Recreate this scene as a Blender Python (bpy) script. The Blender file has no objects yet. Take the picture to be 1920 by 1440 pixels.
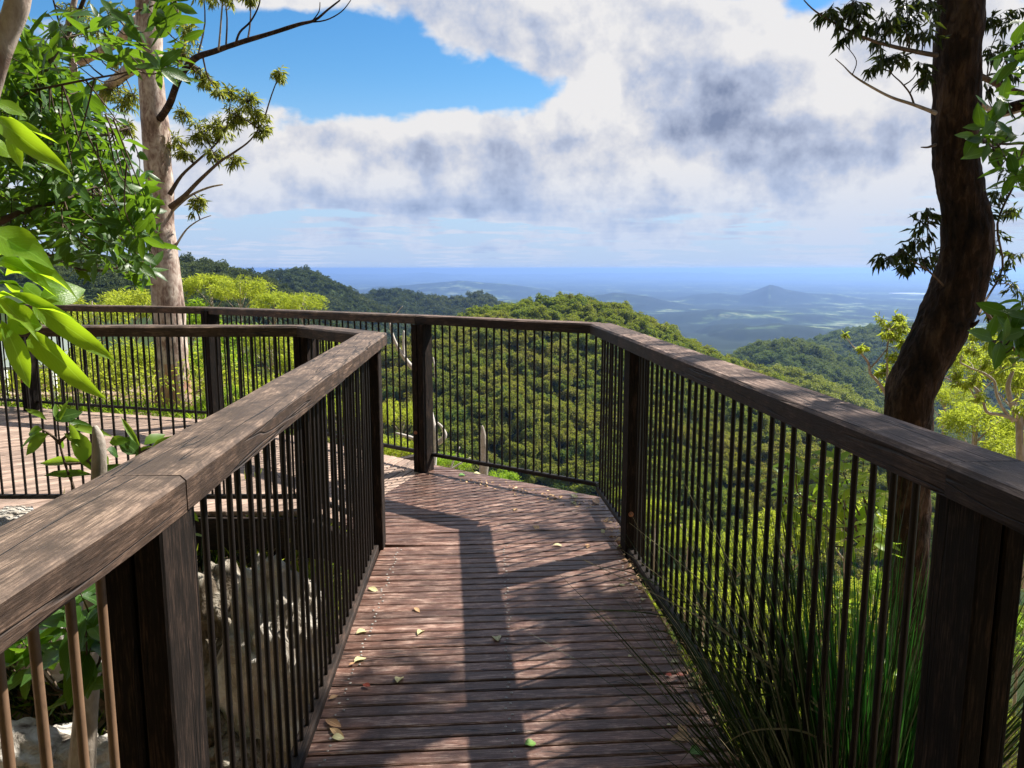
import bpy, bmesh, math, random
import numpy as np
from mathutils import Vector, Matrix, noise as mnoise
random.seed(7); rng = np.random.default_rng(11)
S = bpy.context.scene
COL = S.collection
PI = math.pi

# ------------------------------------------------------------------ camera, sky, sun, exposure
F = 1440.0; HZ = 503.0; PIT = math.atan((720 - HZ) / F); EYE = 1.5
cd = bpy.data.cameras.new('camera'); cam = bpy.data.objects.new('camera', cd); COL.objects.link(cam)
cam.location = (0, 0, EYE); cam.rotation_euler = (PI / 2 - PIT, 0, 0)
cd.sensor_width = 36; cd.lens = 36 * F / 1920; cd.clip_start = 0.05; cd.clip_end = 150000
S.camera = cam
S.view_settings.view_transform = 'Standard'; S.view_settings.look = 'None'
S.view_settings.gamma = 1; S.view_settings.use_curve_mapping = False; S.view_settings.exposure = 1.02
SUNV = Vector((0.76, 0.46, 1.1)).normalized()
SUN_STRENGTH = 5.0; SKY_STRENGTH = 0.074; CLOUD_STRENGTH = 0.45
S.cycles.use_denoising = True
S.cycles.max_bounces = 6; S.cycles.diffuse_bounces = 3; S.cycles.glossy_bounces = 2
S.cycles.transmission_bounces = 4; S.cycles.transparent_max_bounces = 4; S.cycles.volume_bounces = 0
S.cycles.caustics_reflective = False; S.cycles.caustics_refractive = False

def ray(px, py):
    x = (px - 960) / F; y = -(py - 720) / F
    return (x, math.cos(PIT) + y * math.sin(PIT), -math.sin(PIT) + y * math.cos(PIT))
def P(px, py, D):                      # the place seen at a pixel of the photograph, D metres ahead
    d = ray(px, py); t = D / d[1]
    return Vector((d[0] * t, D, EYE + d[2] * t))
def G(px, py, z=0.0):
    d = ray(px, py); t = (z - EYE) / d[2]
    return Vector((d[0] * t, d[1] * t, z))
def azel(px, py):
    d = ray(px, py); l = math.sqrt(sum(c * c for c in d))
    return math.atan2(d[0], d[1]), math.asin(d[2] / l)

W = bpy.data.worlds.new('World'); S.world = W; W.use_nodes = True
def build_world():
    nt = W.node_tree; N = nt.nodes; L = nt.links; N.clear()
    def nd(t, **k):
        n = N.new(t)
        for a, b in k.items(): setattr(n, a, b)
        return n
    def math_(op, a, b=None, c=None, clamp=False):
        n = nd('ShaderNodeMath', operation=op, use_clamp=clamp)
        for i, v in enumerate((a, b, c)):
            if v is None: continue
            if isinstance(v, (int, float)): n.inputs[i].default_value = v
            else: L.new(v, n.inputs[i])
        return n.outputs[0]
    tc = nd('ShaderNodeTexCoord'); D = tc.outputs['Generated']
    sep = nd('ShaderNodeSeparateXYZ'); L.new(D, sep.inputs[0]); X, Y, Z = sep.outputs
    az = math_('ARCTAN2', X, Y); el = math_('ARCSINE', Z)
    comb = nd('ShaderNodeCombineXYZ'); L.new(az, comb.inputs[0]); L.new(el, comb.inputs[1]); AE = comb.outputs[0]
    def blobs(lst, start, src=None):
        src = src or AEd
        acc = start
        for (px, py, rx, ry, w) in lst:
            a, e = azel(px, py)
            s = nd('ShaderNodeVectorMath', operation='SUBTRACT'); L.new(src, s.inputs[0]); s.inputs[1].default_value = (a, e, 0)
            m = nd('ShaderNodeVectorMath', operation='MULTIPLY'); L.new(s.outputs[0], m.inputs[0]); m.inputs[1].default_value = (F / rx, F / ry, 0)
            d = nd('ShaderNodeVectorMath', operation='DOT_PRODUCT'); L.new(m.outputs[0], d.inputs[0]); L.new(m.outputs[0], d.inputs[1])
            acc = math_('MULTIPLY_ADD', math_('POWER', 0.36788, d.outputs['Value']), w, acc)
        return acc
    # cloud-layer coordinates: flatter and denser towards the horizon
    zz = math_('ADD', math_('MAXIMUM', Z, 0.0), 0.16)
    cp = nd('ShaderNodeCombineXYZ'); L.new(math_('DIVIDE', X, zz), cp.inputs[0]); L.new(math_('DIVIDE', Y, zz), cp.inputs[1])
    L.new(math_('MULTIPLY', Z, 2.0), cp.inputs[2]); CP = cp.outputs[0]
    # ragged edges: wobble the direction a little
    wn = nd('ShaderNodeTexNoise'); L.new(D, wn.inputs['Vector']); wn.inputs['Scale'].default_value = 7; wn.inputs['Detail'].default_value = 5
    ws = nd('ShaderNodeVectorMath', operation='SUBTRACT'); L.new(wn.outputs['Color'], ws.inputs[0]); ws.inputs[1].default_value = (.5, .5, .5)
    wm = nd('ShaderNodeVectorMath', operation='MULTIPLY_ADD'); L.new(ws.outputs[0], wm.inputs[0]); wm.inputs[1].default_value = (.16, .10, 0); L.new(AE, wm.inputs[2])
    AEd = wm.outputs[0]
    def noise(vec, scale, detail, rough=.55):
        n = nd('ShaderNodeTexNoise'); L.new(vec, n.inputs['Vector']); n.inputs['Scale'].default_value = scale
        n.inputs['Detail'].default_value = detail; n.inputs['Roughness'].default_value = rough
        return n.outputs[0]
    n1 = noise(CP, 1.15, 9, .58)
    def puff(vec, scale, detail=2.0):
        w2 = nd('ShaderNodeTexNoise'); L.new(vec, w2.inputs['Vector']); w2.inputs['Scale'].default_value = scale * 1.7; w2.inputs['Detail'].default_value = 4
        a2 = nd('ShaderNodeVectorMath', operation='MULTIPLY_ADD'); L.new(w2.outputs['Color'], a2.inputs[0]); a2.inputs[1].default_value = (.5 / scale,) * 3; L.new(vec, a2.inputs[2])
        v = nd('ShaderNodeTexVoronoi', feature='F1'); L.new(a2.outputs[0], v.inputs['Vector']); v.inputs['Scale'].default_value = scale
        v.inputs['Detail'].default_value = detail; v.inputs['Roughness'].default_value = .55; v.normalize = True
        return math_('SUBTRACT', 1.0, v.outputs['Distance'])
    n2 = math_('MULTIPLY_ADD', puff(D, 6.5), 1.0, math_('MULTIPLY_ADD', noise(D, 9.0, 6, .6), .6, -.55))
    nn = math_('MULTIPLY_ADD', n1, 1.15, math_('MULTIPLY_ADD', n2, 0.85, -.16))          # ~0.78 mean
    cov = blobs([(590, 115, 190, 65, -.62), (430, 120, 150, 80, -.40), (930, 180, 200, 42, -.48), (690, 120, 110, 50, -.35),
                 (1540, 15, 70, 40, -.42), (1370, 5, 60, 18, -.35), (1215, 320, 40, 60, -.14), (1150, 385, 60, 18, -.22),
                 (1000, 50, 420, 80, .30), (1300, 150, 420, 160, .40), (700, 290, 330, 60, .30), (860, 370, 420, 60, .30),
                 (420, 430, 200, 40, -.10), (740, 455, 300, 18, .16), (1500, 330, 500, 90, .30), (520, 15, 90, 26, .16),
                 (60, 100, 260, 260, -.2), (430, 320, 220, 90, .34), (900, 300, 300, 50, .15), (1150, 450, 500, 22, .12), (560, 400, 260, 14, -.22), (900, 440, 260, 12, -.12), (1190, 290, 50, 40, -.22)], -0.715)
    z2 = math_('ADD', math_('MAXIMUM', Z, 0.0), 0.035)
    c2 = nd('ShaderNodeCombineXYZ'); L.new(math_('DIVIDE', X, z2), c2.inputs[0]); L.new(math_('DIVIDE', Y, z2), c2.inputs[1])
    n4 = noise(c2.outputs[0], .75, 7, .6)
    lw = nd('ShaderNodeMapRange', interpolation_type='SMOOTHSTEP'); L.new(Z, lw.inputs[0]); lw.inputs[1].default_value = .02; lw.inputs[2].default_value = .15; lw.inputs[3].default_value = 1; lw.inputs[4].default_value = 0
    low = math_('MULTIPLY', lw.outputs[0], math_('MULTIPLY_ADD', n4, 2.0, -1.14))
    dens = math_('ADD', math_('ADD', nn, cov), low)
    mask = nd('ShaderNodeMapRange', interpolation_type='SMOOTHSTEP'); L.new(dens, mask.inputs[0])
    mask.inputs[1].default_value = -.02; mask.inputs[2].default_value = .17
    # thick middles are grey, rims and tops bright
    up = nd('ShaderNodeVectorMath', operation='ADD'); L.new(D, up.inputs[0]); up.inputs[1].default_value = (.018, .012, .030)
    n3 = math_('MULTIPLY_ADD', puff(up.outputs[0], 6.5), 1.0, math_('MULTIPLY_ADD', noise(up.outputs[0], 9.0, 6, .6), .6, -.55))
    relief = math_('SUBTRACT', n3, n2)
    up2 = nd('ShaderNodeVectorMath', operation='ADD'); L.new(D, up2.inputs[0]); up2.inputs[1].default_value = (.014, .01, .022)
    fine = math_('SUBTRACT', noise(up2.outputs[0], 15.0, 6, .6), noise(D, 15.0, 6, .6))
    wm2 = nd('ShaderNodeVectorMath', operation='MULTIPLY_ADD'); L.new(ws.outputs[0], wm2.inputs[0]); wm2.inputs[1].default_value = (.14, .035, 0); L.new(AE, wm2.inputs[2])
    dark = blobs([(1430, 243, 210, 24, .58), (740, 380, 190, 26, .55), (1580, 325, 130, 40, .34), (1250, 395, 110, 26, .30),
                  (1380, 150, 90, 50, .12), (1230, 130, 60, 60, .14), (1500, 290, 160, 20, .25), (980, 330, 130, 24, .14),
                  (1260, 20, 200, 90, -.15), (980, 210, 60, 26, -.25), (1560, 160, 120, 60, -.22), (820, 235, 200, 26, -.2), (1680, 335, 60, 20, -.3), (760, 320, 260, 30, -.2), (1180, 230, 100, 50, -.15)], -.06, wm2.outputs[0])
    thick = nd('ShaderNodeMapRange'); L.new(dens, thick.inputs[0]); thick.inputs[1].default_value = .12; thick.inputs[2].default_value = .7
    thick.inputs[3].default_value = 0; thick.inputs[4].default_value = .30
    sh = math_('ADD', math_('MULTIPLY_ADD', relief, 2.2, dark), math_('MULTIPLY_ADD', fine, 1.3, thick.outputs[0]), clamp=False)
    sh = math_('ADD', sh, .12, clamp=True)
    cr = nd('ShaderNodeValToRGB'); L.new(sh, cr.inputs[0]); e = cr.color_ramp.elements
    e[0].position = 0; e[0].color = (.93, .92, .93, 1); e[1].position = 1; e[1].color = (.24, .30, .46, 1)
    m = e.new(.26); m.color = (.74, .76, .84, 1); m = e.new(.50); m.color = (.54, .61, .78, 1)
    sky = nd('ShaderNodeTexSky', sky_type='NISHITA'); sky.sun_disc = False
    sky.sun_elevation = math.asin(SUNV.z); sky.sun_rotation = math.atan2(SUNV.x, SUNV.y)
    sky.altitude = 500; sky.air_density = 1.15; sky.dust_density = .4; sky.ozone_density = 2.6
    hs = nd('ShaderNodeHueSaturation'); hs.inputs['Saturation'].default_value = 1.38; hs.inputs['Value'].default_value = 1.0
    L.new(sky.outputs[0], hs.inputs['Color'])
    # low air: pale veil towards the horizon (all round)
    veil = nd('ShaderNodeMapRange', interpolation_type='SMOOTHSTEP'); L.new(Z, veil.inputs[0])
    veil.inputs[1].default_value = 0.0; veil.inputs[2].default_value = .24; veil.inputs[3].default_value = .88; veil.inputs[4].default_value = 0
    b1 = nd('ShaderNodeBackground'); L.new(hs.outputs[0], b1.inputs[0]); b1.inputs[1].default_value = SKY_STRENGTH
    b2 = nd('ShaderNodeBackground'); L.new(cr.outputs[0], b2.inputs[0]); b2.inputs[1].default_value = CLOUD_STRENGTH
    b3 = nd('ShaderNodeBackground'); b3.inputs[0].default_value = (.44, .62, .96, 1); b3.inputs[1].default_value = .47
    mx = nd('ShaderNodeMixShader'); mv = nd('ShaderNodeMixShader'); L.new(veil.outputs[0], mv.inputs[0]); L.new(b1.outputs[0], mv.inputs[1]); L.new(b3.outputs[0], mv.inputs[2])
    v2 = nd('ShaderNodeMapRange', interpolation_type='SMOOTHSTEP'); L.new(Z, v2.inputs[0]); v2.inputs[1].default_value = 0; v2.inputs[2].default_value = .16; v2.inputs[3].default_value = .62; v2.inputs[4].default_value = 0
    mc = nd('ShaderNodeMixShader'); L.new(v2.outputs[0], mc.inputs[0]); L.new(b2.outputs[0], mc.inputs[1]); L.new(b3.outputs[0], mc.inputs[2])
    L.new(mask.outputs[0], mx.inputs[0]); L.new(mv.outputs[0], mx.inputs[1]); L.new(mc.outputs[0], mx.inputs[2])
    out = nd('ShaderNodeOutputWorld'); L.new(mx.outputs[0], out.inputs[0])
build_world()
W.cycles.sampling_method = 'MANUAL'; W.cycles.sample_map_resolution = 512

sl = bpy.data.lights.new('sun', 'SUN'); sl.energy = SUN_STRENGTH; sl.angle = math.radians(.6); sl.color = (1, .95, .86)
so = bpy.data.objects.new('sun', sl); COL.objects.link(so); so.rotation_euler = (-SUNV).to_track_quat('-Z', 'Y').to_euler()

# ------------------------------------------------------------------ material helpers
def newmat(name):
    m = bpy.data.materials.new(name); m.use_nodes = True; nt = m.node_tree
    return m, nt, nt.nodes, nt.links, nt.nodes['Principled BSDF']
def ramp(N, L, fac, stops):
    r = N.new('ShaderNodeValToRGB'); L.new(fac, r.inputs[0]); e = r.color_ramp.elements
    while len(e) < len(stops): e.new(.5)
    for el, (p, c) in zip(e, stops): el.position = p; el.color = (*c, 1)
    return r.outputs[0]
def tex(N, L, vec, scale, detail=5, rough=.55, vscale=None, dist=0):
    if vscale:
        mp = N.new('ShaderNodeMapping'); L.new(vec, mp.inputs[0]); mp.inputs['Scale'].default_value = vscale; vec = mp.outputs[0]
    n = N.new('ShaderNodeTexNoise'); L.new(vec, n.inputs['Vector']); n.inputs['Scale'].default_value = scale
    n.inputs['Detail'].default_value = detail; n.inputs['Roughness'].default_value = rough; n.inputs['Distortion'].default_value = dist
    return n.outputs[0]
def mixc(N, L, fac, a, b, mode='MIX'):
    m = N.new('ShaderNodeMix'); m.data_type = 'RGBA'; m.blend_type = mode
    for i, v in ((0, fac), (6, a), (7, b)):
        if isinstance(v, (int, float)): m.inputs[i].default_value = v
        elif isinstance(v, tuple): m.inputs[i].default_value = (*v, 1)
        else: L.new(v, m.inputs[i])
    return m.outputs[2]
def mth(N, L, op, a, b, clamp=False):
    n = N.new('ShaderNodeMath'); n.operation = op; n.use_clamp = clamp
    for i, v in enumerate((a, b)):
        if isinstance(v, (int, float)): n.inputs[i].default_value = v
        else: L.new(v, n.inputs[i])
    return n.outputs[0]
def bump(N, L, h, bsdf, strength, dist):
    b = N.new('ShaderNodeBump'); b.inputs['Strength'].default_value = strength; b.inputs['Distance'].default_value = dist
    L.new(h, b.inputs['Height']); L.new(b.outputs[0], bsdf.inputs['Normal'])

def wood(name, dark, mid, pale, rough=.62, weather=.5, axis=0, spec=.4, bmp=.5, side=None):
    m, nt, N, L, B = newmat(name)
    tc = N.new('ShaderNodeTexCoord'); oi = N.new('ShaderNodeObjectInfo')
    ad = N.new('ShaderNodeVectorMath'); ad.operation = 'MULTIPLY_ADD'
    cx = N.new('ShaderNodeCombineXYZ')
    for i in range(3): L.new(oi.outputs['Random'], cx.inputs[i])
    L.new(cx.outputs[0], ad.inputs[0]); ad.inputs[1].default_value = (37, 91, 53); L.new(tc.outputs['Object'], ad.inputs[2])
    v = ad.outputs[0]
    vs = [1, 1, 1]; vs[axis] = .06
    vg = [1, 1, 1]; vg[axis] = .2
    grain = tex(N, L, v, 260, 6, .7, tuple(vs), .2)
    streak = tex(N, L, v, 42, 4, .6, tuple(vg), .4)
    patch = tex(N, L, v, 7.5, 9, .72, (1, 1, 1))
    g = mth(N, L, 'MULTIPLY_ADD', grain, .6); g.node.inputs[2].default_value = 0
    L.new(mth(N, L, 'MULTIPLY', streak, .4), g.node.inputs[2])
    c = ramp(N, L, g, [(.30, dark), (.5, mid), (.68, pale)])
    wp = N.new('ShaderNodeMapRange'); L.new(patch, wp.inputs[0]); wp.inputs[1].default_value = .44; wp.inputs[2].default_value = .58
    wc = mixc(N, L, mth(N, L, 'MULTIPLY', wp.outputs[0], weather), c, tuple(x * .42 for x in mid), 'MIX')
    br = N.new('ShaderNodeMapRange'); L.new(oi.outputs['Random'], br.inputs[0]); br.inputs[3].default_value = .68; br.inputs[4].default_value = 1.3
    hs = N.new('ShaderNodeHueSaturation'); L.new(wc, hs.inputs['Color']); L.new(br.outputs[0], hs.inputs['Value'])
    ck = tex(N, L, v, 11, 3, .5, tuple(1 if i != axis else .045 for i in range(3)), .15)
    ca = mth(N, L, 'ABSOLUTE', mth(N, L, 'SUBTRACT', ck, .5), 0)
    cm = N.new('ShaderNodeMapRange'); L.new(ca, cm.inputs[0]); cm.inputs[1].default_value = .0015; cm.inputs[2].default_value = .009; cm.inputs[3].default_value = .25; cm.inputs[4].default_value = 1
    col = mixc(N, L, 1.0, hs.outputs[0], cm.outputs[0], 'MULTIPLY')
    if side is not None:      # side faces tinted darker than the tops, their shade put into the colour
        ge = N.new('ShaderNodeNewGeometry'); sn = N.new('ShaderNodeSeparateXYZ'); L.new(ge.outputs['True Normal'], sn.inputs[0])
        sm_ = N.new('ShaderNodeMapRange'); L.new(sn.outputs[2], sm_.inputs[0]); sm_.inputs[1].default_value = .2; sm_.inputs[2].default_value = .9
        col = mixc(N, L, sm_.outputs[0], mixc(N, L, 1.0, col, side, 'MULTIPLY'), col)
    L.new(col, B.inputs['Base Color'])
    g = mth(N, L, 'ADD', g, mth(N, L, 'MULTIPLY', cm.outputs[0], 1.2))
    rr = N.new('ShaderNodeMapRange'); L.new(streak, rr.inputs[0]); rr.inputs[3].default_value = rough - .12; rr.inputs[4].default_value = rough + .2
    L.new(rr.outputs[0], B.inputs['Roughness']); B.inputs['Specular IOR Level'].default_value = spec
    bump(N, L, g, B, bmp, .004)
    return m
M = {}
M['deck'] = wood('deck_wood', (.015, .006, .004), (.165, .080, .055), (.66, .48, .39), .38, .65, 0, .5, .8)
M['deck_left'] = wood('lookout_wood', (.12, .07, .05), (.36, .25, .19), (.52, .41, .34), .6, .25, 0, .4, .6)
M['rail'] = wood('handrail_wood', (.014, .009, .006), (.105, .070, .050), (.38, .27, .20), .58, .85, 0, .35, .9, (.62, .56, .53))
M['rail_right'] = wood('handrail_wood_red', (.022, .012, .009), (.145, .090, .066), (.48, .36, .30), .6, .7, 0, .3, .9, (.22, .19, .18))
M['post'] = wood('post_wood', (.003, .002, .0015), (.011, .007, .005), (.08, .05, .037), .8, .5, 2, .2, .6)
M['beam'] = wood('beam_wood', (.006, .004, .003), (.022, .014, .010), (.10, .06, .045), .7, .5, 0, .3, .6)
def metal(name, base, rust, amt):
    m, nt, N, L, B = newmat(name)
    tc = N.new('ShaderNodeTexCoord')
    oi = N.new('ShaderNodeObjectInfo')
    n = tex(N, L, tc.outputs['Object'], 60, 6, .65, (1, 1, .35))
    n2 = tex(N, L, tc.outputs['Object'], 9, 3, .6, (1, 1, .3))
    f = mth(N, L, 'ADD', mth(N, L, 'MULTIPLY', n, .6), mth(N, L, 'MULTIPLY', n2, .5))
    c = ramp(N, L, f, [(.42 - amt, base), (.62 - amt, rust), (.85 - amt * .5, tuple(x * 1.5 for x in rust))])
    L.new(c, B.inputs['Base Color']); B.inputs['Roughness'].default_value = .55; B.inputs['Specular IOR Level'].default_value = .35
    bump(N, L, n, B, .35, .001)
    return m
M['bar'] = metal('dark_steel', (.004, .0035, .003), (.014, .009, .007), .0)
M['bar_rust'] = metal('rusty_steel', (.05, .032, .022), (.19, .115, .07), .10)
M['bolt'] = metal('rusty_bolt', (.10, .05, .03), (.36, .16, .09), .12)
M['screw'] = metal('dull_screw', (.10, .09, .08), (.34, .32, .29), .1)

def leafmat(name, c1, c2, trans=.45, tcol=None, rough=.4, spec=.4, rib=False, patch=None):
    """leaf: two natural colours mixed per leaf, light passing through the blade"""
    m, nt, N, L, B = newmat(name)
    at = N.new('ShaderNodeAttribute'); at.attribute_name = 'rnd'
    oi = N.new('ShaderNodeObjectInfo')
    f = mth(N, L, 'ADD', mth(N, L, 'MULTIPLY', at.outputs['Fac'], .7), mth(N, L, 'MULTIPLY', oi.outputs['Random'], .3))
    c = mixc(N, L, f, c1, c2)
    if patch:
        ge = N.new('ShaderNodeNewGeometry'); n = tex(N, L, ge.outputs['Position'], patch[0], 3, .6)
        mr = N.new('ShaderNodeMapRange'); L.new(n, mr.inputs[0]); mr.inputs[1].default_value = .42; mr.inputs[2].default_value = .58
        c = mixc(N, L, mth(N, L, 'MULTIPLY', mr.outputs[0], patch[2]), c, patch[1])
        sc = mixc(N, L, mth(N, L, 'POWER', oi.outputs['Random'], 2.5), c, patch[3])
        c = sc
    if rib:
        uv = N.new('ShaderNodeUVMap'); sp = N.new('ShaderNodeSeparateXYZ'); L.new(uv.outputs[0], sp.inputs[0])
        d = mth(N, L, 'ABSOLUTE', mth(N, L, 'SUBTRACT', sp.outputs[0], .5), 0)
        w = N.new('ShaderNodeMapRange'); L.new(d, w.inputs[0]); w.inputs[1].default_value = .012; w.inputs[2].default_value = .035; w.inputs[3].default_value = .75; w.inputs[4].default_value = 0
        # side veins slanting off the midrib
        k = mth(N, L, 'ADD', mth(N, L, 'MULTIPLY', sp.outputs[1], 12.0), mth(N, L, 'MULTIPLY', d, -9.0))
        vn = mth(N, L, 'ABSOLUTE', mth(N, L, 'SUBTRACT', mth(N, L, 'FRACT', k, 0), .5), 0)
        vw = N.new('ShaderNodeMapRange'); L.new(vn, vw.inputs[0]); vw.inputs[1].default_value = .0; vw.inputs[2].default_value = .10; vw.inputs[3].default_value = .28; vw.inputs[4].default_value = 0
        c = mixc(N, L, mth(N, L, 'MAXIMUM', w.outputs[0], vw.outputs[0]), c, tuple(min(1, x * 1.7 + .05) for x in c2))
        tcn = N.new('ShaderNodeTexCoord'); bn = tex(N, L, tcn.outputs['Object'], 30, 3)
        bump(N, L, mth(N, L, 'ADD', mth(N, L, 'MULTIPLY', vw.outputs[0], 1.0), bn), B, .35, .002)
    if rib:      # blemishes
        bl = N.new('ShaderNodeMapRange'); L.new(tex(N, L, tcn.outputs['Object'], 16, 5, .7), bl.inputs[0]); bl.inputs[1].default_value = .63; bl.inputs[2].default_value = .72; bl.inputs[4].default_value = .7
        c = mixc(N, L, bl.outputs[0], c, (.16, .12, .03))
    L.new(c, B.inputs['Base Color']); B.inputs['Roughness'].default_value = rough; B.inputs['Specular IOR Level'].default_value = spec
    tr = N.new('ShaderNodeBsdfTranslucent')
    tcx = mixc(N, L, .55, c, tcol or (.35, .45, .03))
    L.new(tcx, tr.inputs[0])
    mx = N.new('ShaderNodeMixShader'); mx.inputs[0].default_value = trans
    L.new(B.outputs[0], mx.inputs[1]); L.new(tr.outputs[0], mx.inputs[2]); L.new(mx.outputs[0], N['Material Output'].inputs[0])
    return m
M['leaf_near'] = leafmat('broad_leaf_bright', (.10, .25, .02), (.20, .36, .03), .62, (.62, .85, .01), .34, .5, True)
M['leaf_mid'] = leafmat('broad_leaf', (.022, .068, .010), (.070, .16, .02), .45, (.26, .46, .01), .36, .5, True)
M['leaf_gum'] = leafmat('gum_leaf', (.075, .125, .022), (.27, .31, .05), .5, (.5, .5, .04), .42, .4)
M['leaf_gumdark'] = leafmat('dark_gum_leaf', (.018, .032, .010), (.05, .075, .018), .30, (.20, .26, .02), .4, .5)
M['leaf_bush'] = leafmat('young_gum_leaf', (.14, .23, .028), (.42, .46, .06), .52, (.66, .74, .05), .5, .3)
M['leaf_shrub'] = leafmat('shrub_leaf', (.08, .19, .02), (.26, .40, .04), .55, (.50, .70, .03), .4, .4)
M['leaf_forest'] = leafmat('forest_canopy', (.085, .15, .022), (.24, .26, .04), .42, (.42, .50, .03), .65, .2, False,
                           (.010, (.26, .19, .045), .8, (.045, .10, .025)))
M['leaf_forest_shaded'] = leafmat('cloud_shaded_canopy', (.035, .065, .022), (.095, .125, .035), .25, (.16, .20, .03), .7, .15, False,
                           (.004, (.12, .13, .035), .6, (.022, .045, .018)))  # dark copy for the left ridges, cloud shade put into the colour
M['leaf_spur'] = leafmat('light_canopy', (.16, .20, .03), (.34, .34, .045), .38, (.3, .36, .03), .6, .2)
M['blade'] = leafmat('tussock_blade', (.007, .017, .004), (.035, .060, .012), .15, (.10, .20, .02), .4, .45)
M['blade_dry'] = leafmat('dry_blade', (.20, .16, .09), (.38, .32, .2), .3, (.4, .34, .16), .5, .3)
M['litter'] = leafmat('dry_leaf', (.38, .19, .10), (.52, .36, .18), .15, (.5, .32, .12), .5, .35, True)
M['litter_cream'] = leafmat('cream_leaf', (.50, .45, .22), (.62, .56, .30), .15, (.5, .5, .2), .5, .35, True)
M['litter_red'] = leafmat('red_leaf', (.20, .03, .015), (.26, .05, .02), .15, (.4, .08, .02), .4, .4, True)
M['litter_green'] = leafmat('fallen_green_leaf', (.10, .22, .04), (.16, .30, .05), .15, (.3, .5, .05), .4, .4, True)

def bark(name, stops, sc=9, vs=(1, 1, .35), bm=.6, rough=.8, crack=True, bd=.02):
    m, nt, N, L, B = newmat(name); tc = N.new('ShaderNodeTexCoord'); v = tc.outputs['Object']
    n = tex(N, L, v, sc, 7, .62, vs, .6); n2 = tex(N, L, v, sc * .25, 4, .6, (1, 1, .6), .4)
    f = mth(N, L, 'ADD', mth(N, L, 'MULTIPLY', n, .5), mth(N, L, 'MULTIPLY', n2, .5))
    c = ramp(N, L, f, stops)
    h = n
    if crack:
        mp = N.new('ShaderNodeMapping'); L.new(v, mp.inputs[0]); mp.inputs['Scale'].default_value = (1, 1, .28)
        nz = N.new('ShaderNodeTexNoise'); L.new(mp.outputs[0], nz.inputs[0]); nz.inputs['Scale'].default_value = 8
        ad = N.new('ShaderNodeVectorMath'); ad.operation = 'MULTIPLY_ADD'; L.new(nz.outputs['Color'], ad.inputs[0]); ad.inputs[1].default_value = (.06, .06, .06); L.new(mp.outputs[0], ad.inputs[2])
        vo = N.new('ShaderNodeTexVoronoi'); vo.feature = 'DISTANCE_TO_EDGE'; L.new(ad.outputs[0], vo.inputs['Vector']); vo.inputs['Scale'].default_value = 62
        mr = N.new('ShaderNodeMapRange'); L.new(vo.outputs['Distance'], mr.inputs[0]); mr.inputs[1].default_value = 0; mr.inputs[2].default_value = .10
        h = mth(N, L, 'ADD', mth(N, L, 'MULTIPLY', n, .5), mr.outputs[0])
        c = mixc(N, L, mr.outputs[0], tuple(x * .6 for x in stops[0][1]), c)
    L.new(c, B.inputs['Base Color']); B.inputs['Roughness'].default_value = rough; B.inputs['Specular IOR Level'].default_value = .2
    bump(N, L, h, B, bm, bd)
    return m
M['bark_dark'] = bark('rough_dark_bark', [(.36, (.006, .004, .003)), (.5, (.034, .019, .012)), (.64, (.11, .068, .044))], 34, (1, 1, .30), 1.0, .9, False, .03)
M['bark_pale'] = bark('smooth_gum_bark', [(.36, (.10, .066, .052)), (.45, (.28, .19, .155)), (.52, (.46, .36, .30)), (.62, (.66, .56, .48))], 22, (1, 1, .45), .5, .7, False, .012)
M['bark_base'] = bark('orange_gum_bark', [(.30, (.20, .07, .04)), (.48, (.46, .25, .17)), (.62, (.55, .42, .35))], 10, (1, 1, .3), .6, .75, False, .012)
M['twig'] = bark('twig_bark', [(.3, (.035, .022, .016)), (.5, (.10, .07, .05)), (.7, (.2, .15, .11))], 30, bm=.4, crack=False)
M['twig_pale'] = bark('pale_twig', [(.3, (.16, .13, .10)), (.5, (.33, .28, .23)), (.7, (.5, .45, .4))], 30, bm=.4, crack=False)
M['dead'] = bark('bleached_wood', [(.3, (.32, .27, .23)), (.5, (.58, .53, .48)), (.7, (.75, .7, .66))], 20, bm=.4, crack=False)
M['rock'] = bark('pale_rock', [(.36, (.10, .075, .055)), (.45, (.36, .32, .27)), (.55, (.60, .57, .52)), (.7, (.74, .72, .68))], 7, (1, 1, 1), 1.0, .85, False, .06)
M['rock_dark'] = bark('mossy_rock', [(.36, (.03, .024, .016)), (.46, (.16, .125, .09)), (.54, (.36, .32, .26)), (.66, (.62, .58, .5))], 9, (1, 1, 1), 1.0, .9, False, .06)

# ------------------------------------------------------------------ object helpers
def mesh_obj(name, verts, faces, mat, parent=None, world=None, smooth=False):
    me = bpy.data.meshes.new(name); me.from_pydata([tuple(v) for v in verts], [], faces)
    mats = mat if isinstance(mat, (list, tuple)) else [mat]
    for m in mats: me.materials.append(m)
    if smooth: me.shade_smooth()
    o = bpy.data.objects.new(name, me); COL.objects.link(o)
    if world is not None: o.matrix_world = world
    if parent is not None: par(o, parent)
    return o
def par(o, parent):
    o.parent = parent
    o.matrix_parent_inverse = parent.matrix_basis.inverted()
def tag(o, label=None, cat=None, group=None, kind=None):
    if label: o['label'] = label
    if cat: o['category'] = cat
    if group: o['group'] = group
    if kind: o['kind'] = kind
    return o
def empty(name, loc, label, cat, group=None):
    o = bpy.data.objects.new(name, None); COL.objects.link(o); o.location = loc; o.empty_display_size = .1
    return tag(o, label, cat, group)
def copy_tree(o, loc=None, rotz=None, scale=None):
    c = o.copy(); COL.objects.link(c)
    if loc is not None: c.location = loc
    if rotz is not None: c.rotation_euler = (0, 0, rotz)
    if scale is not None: c.scale = scale if hasattr(scale, '__len__') else (scale,) * 3
    for ch in o.children:
        k = ch.copy(); COL.objects.link(k); k.parent = c
        for g in ch.children:
            q = g.copy(); COL.objects.link(q); q.parent = k
    return c

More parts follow.
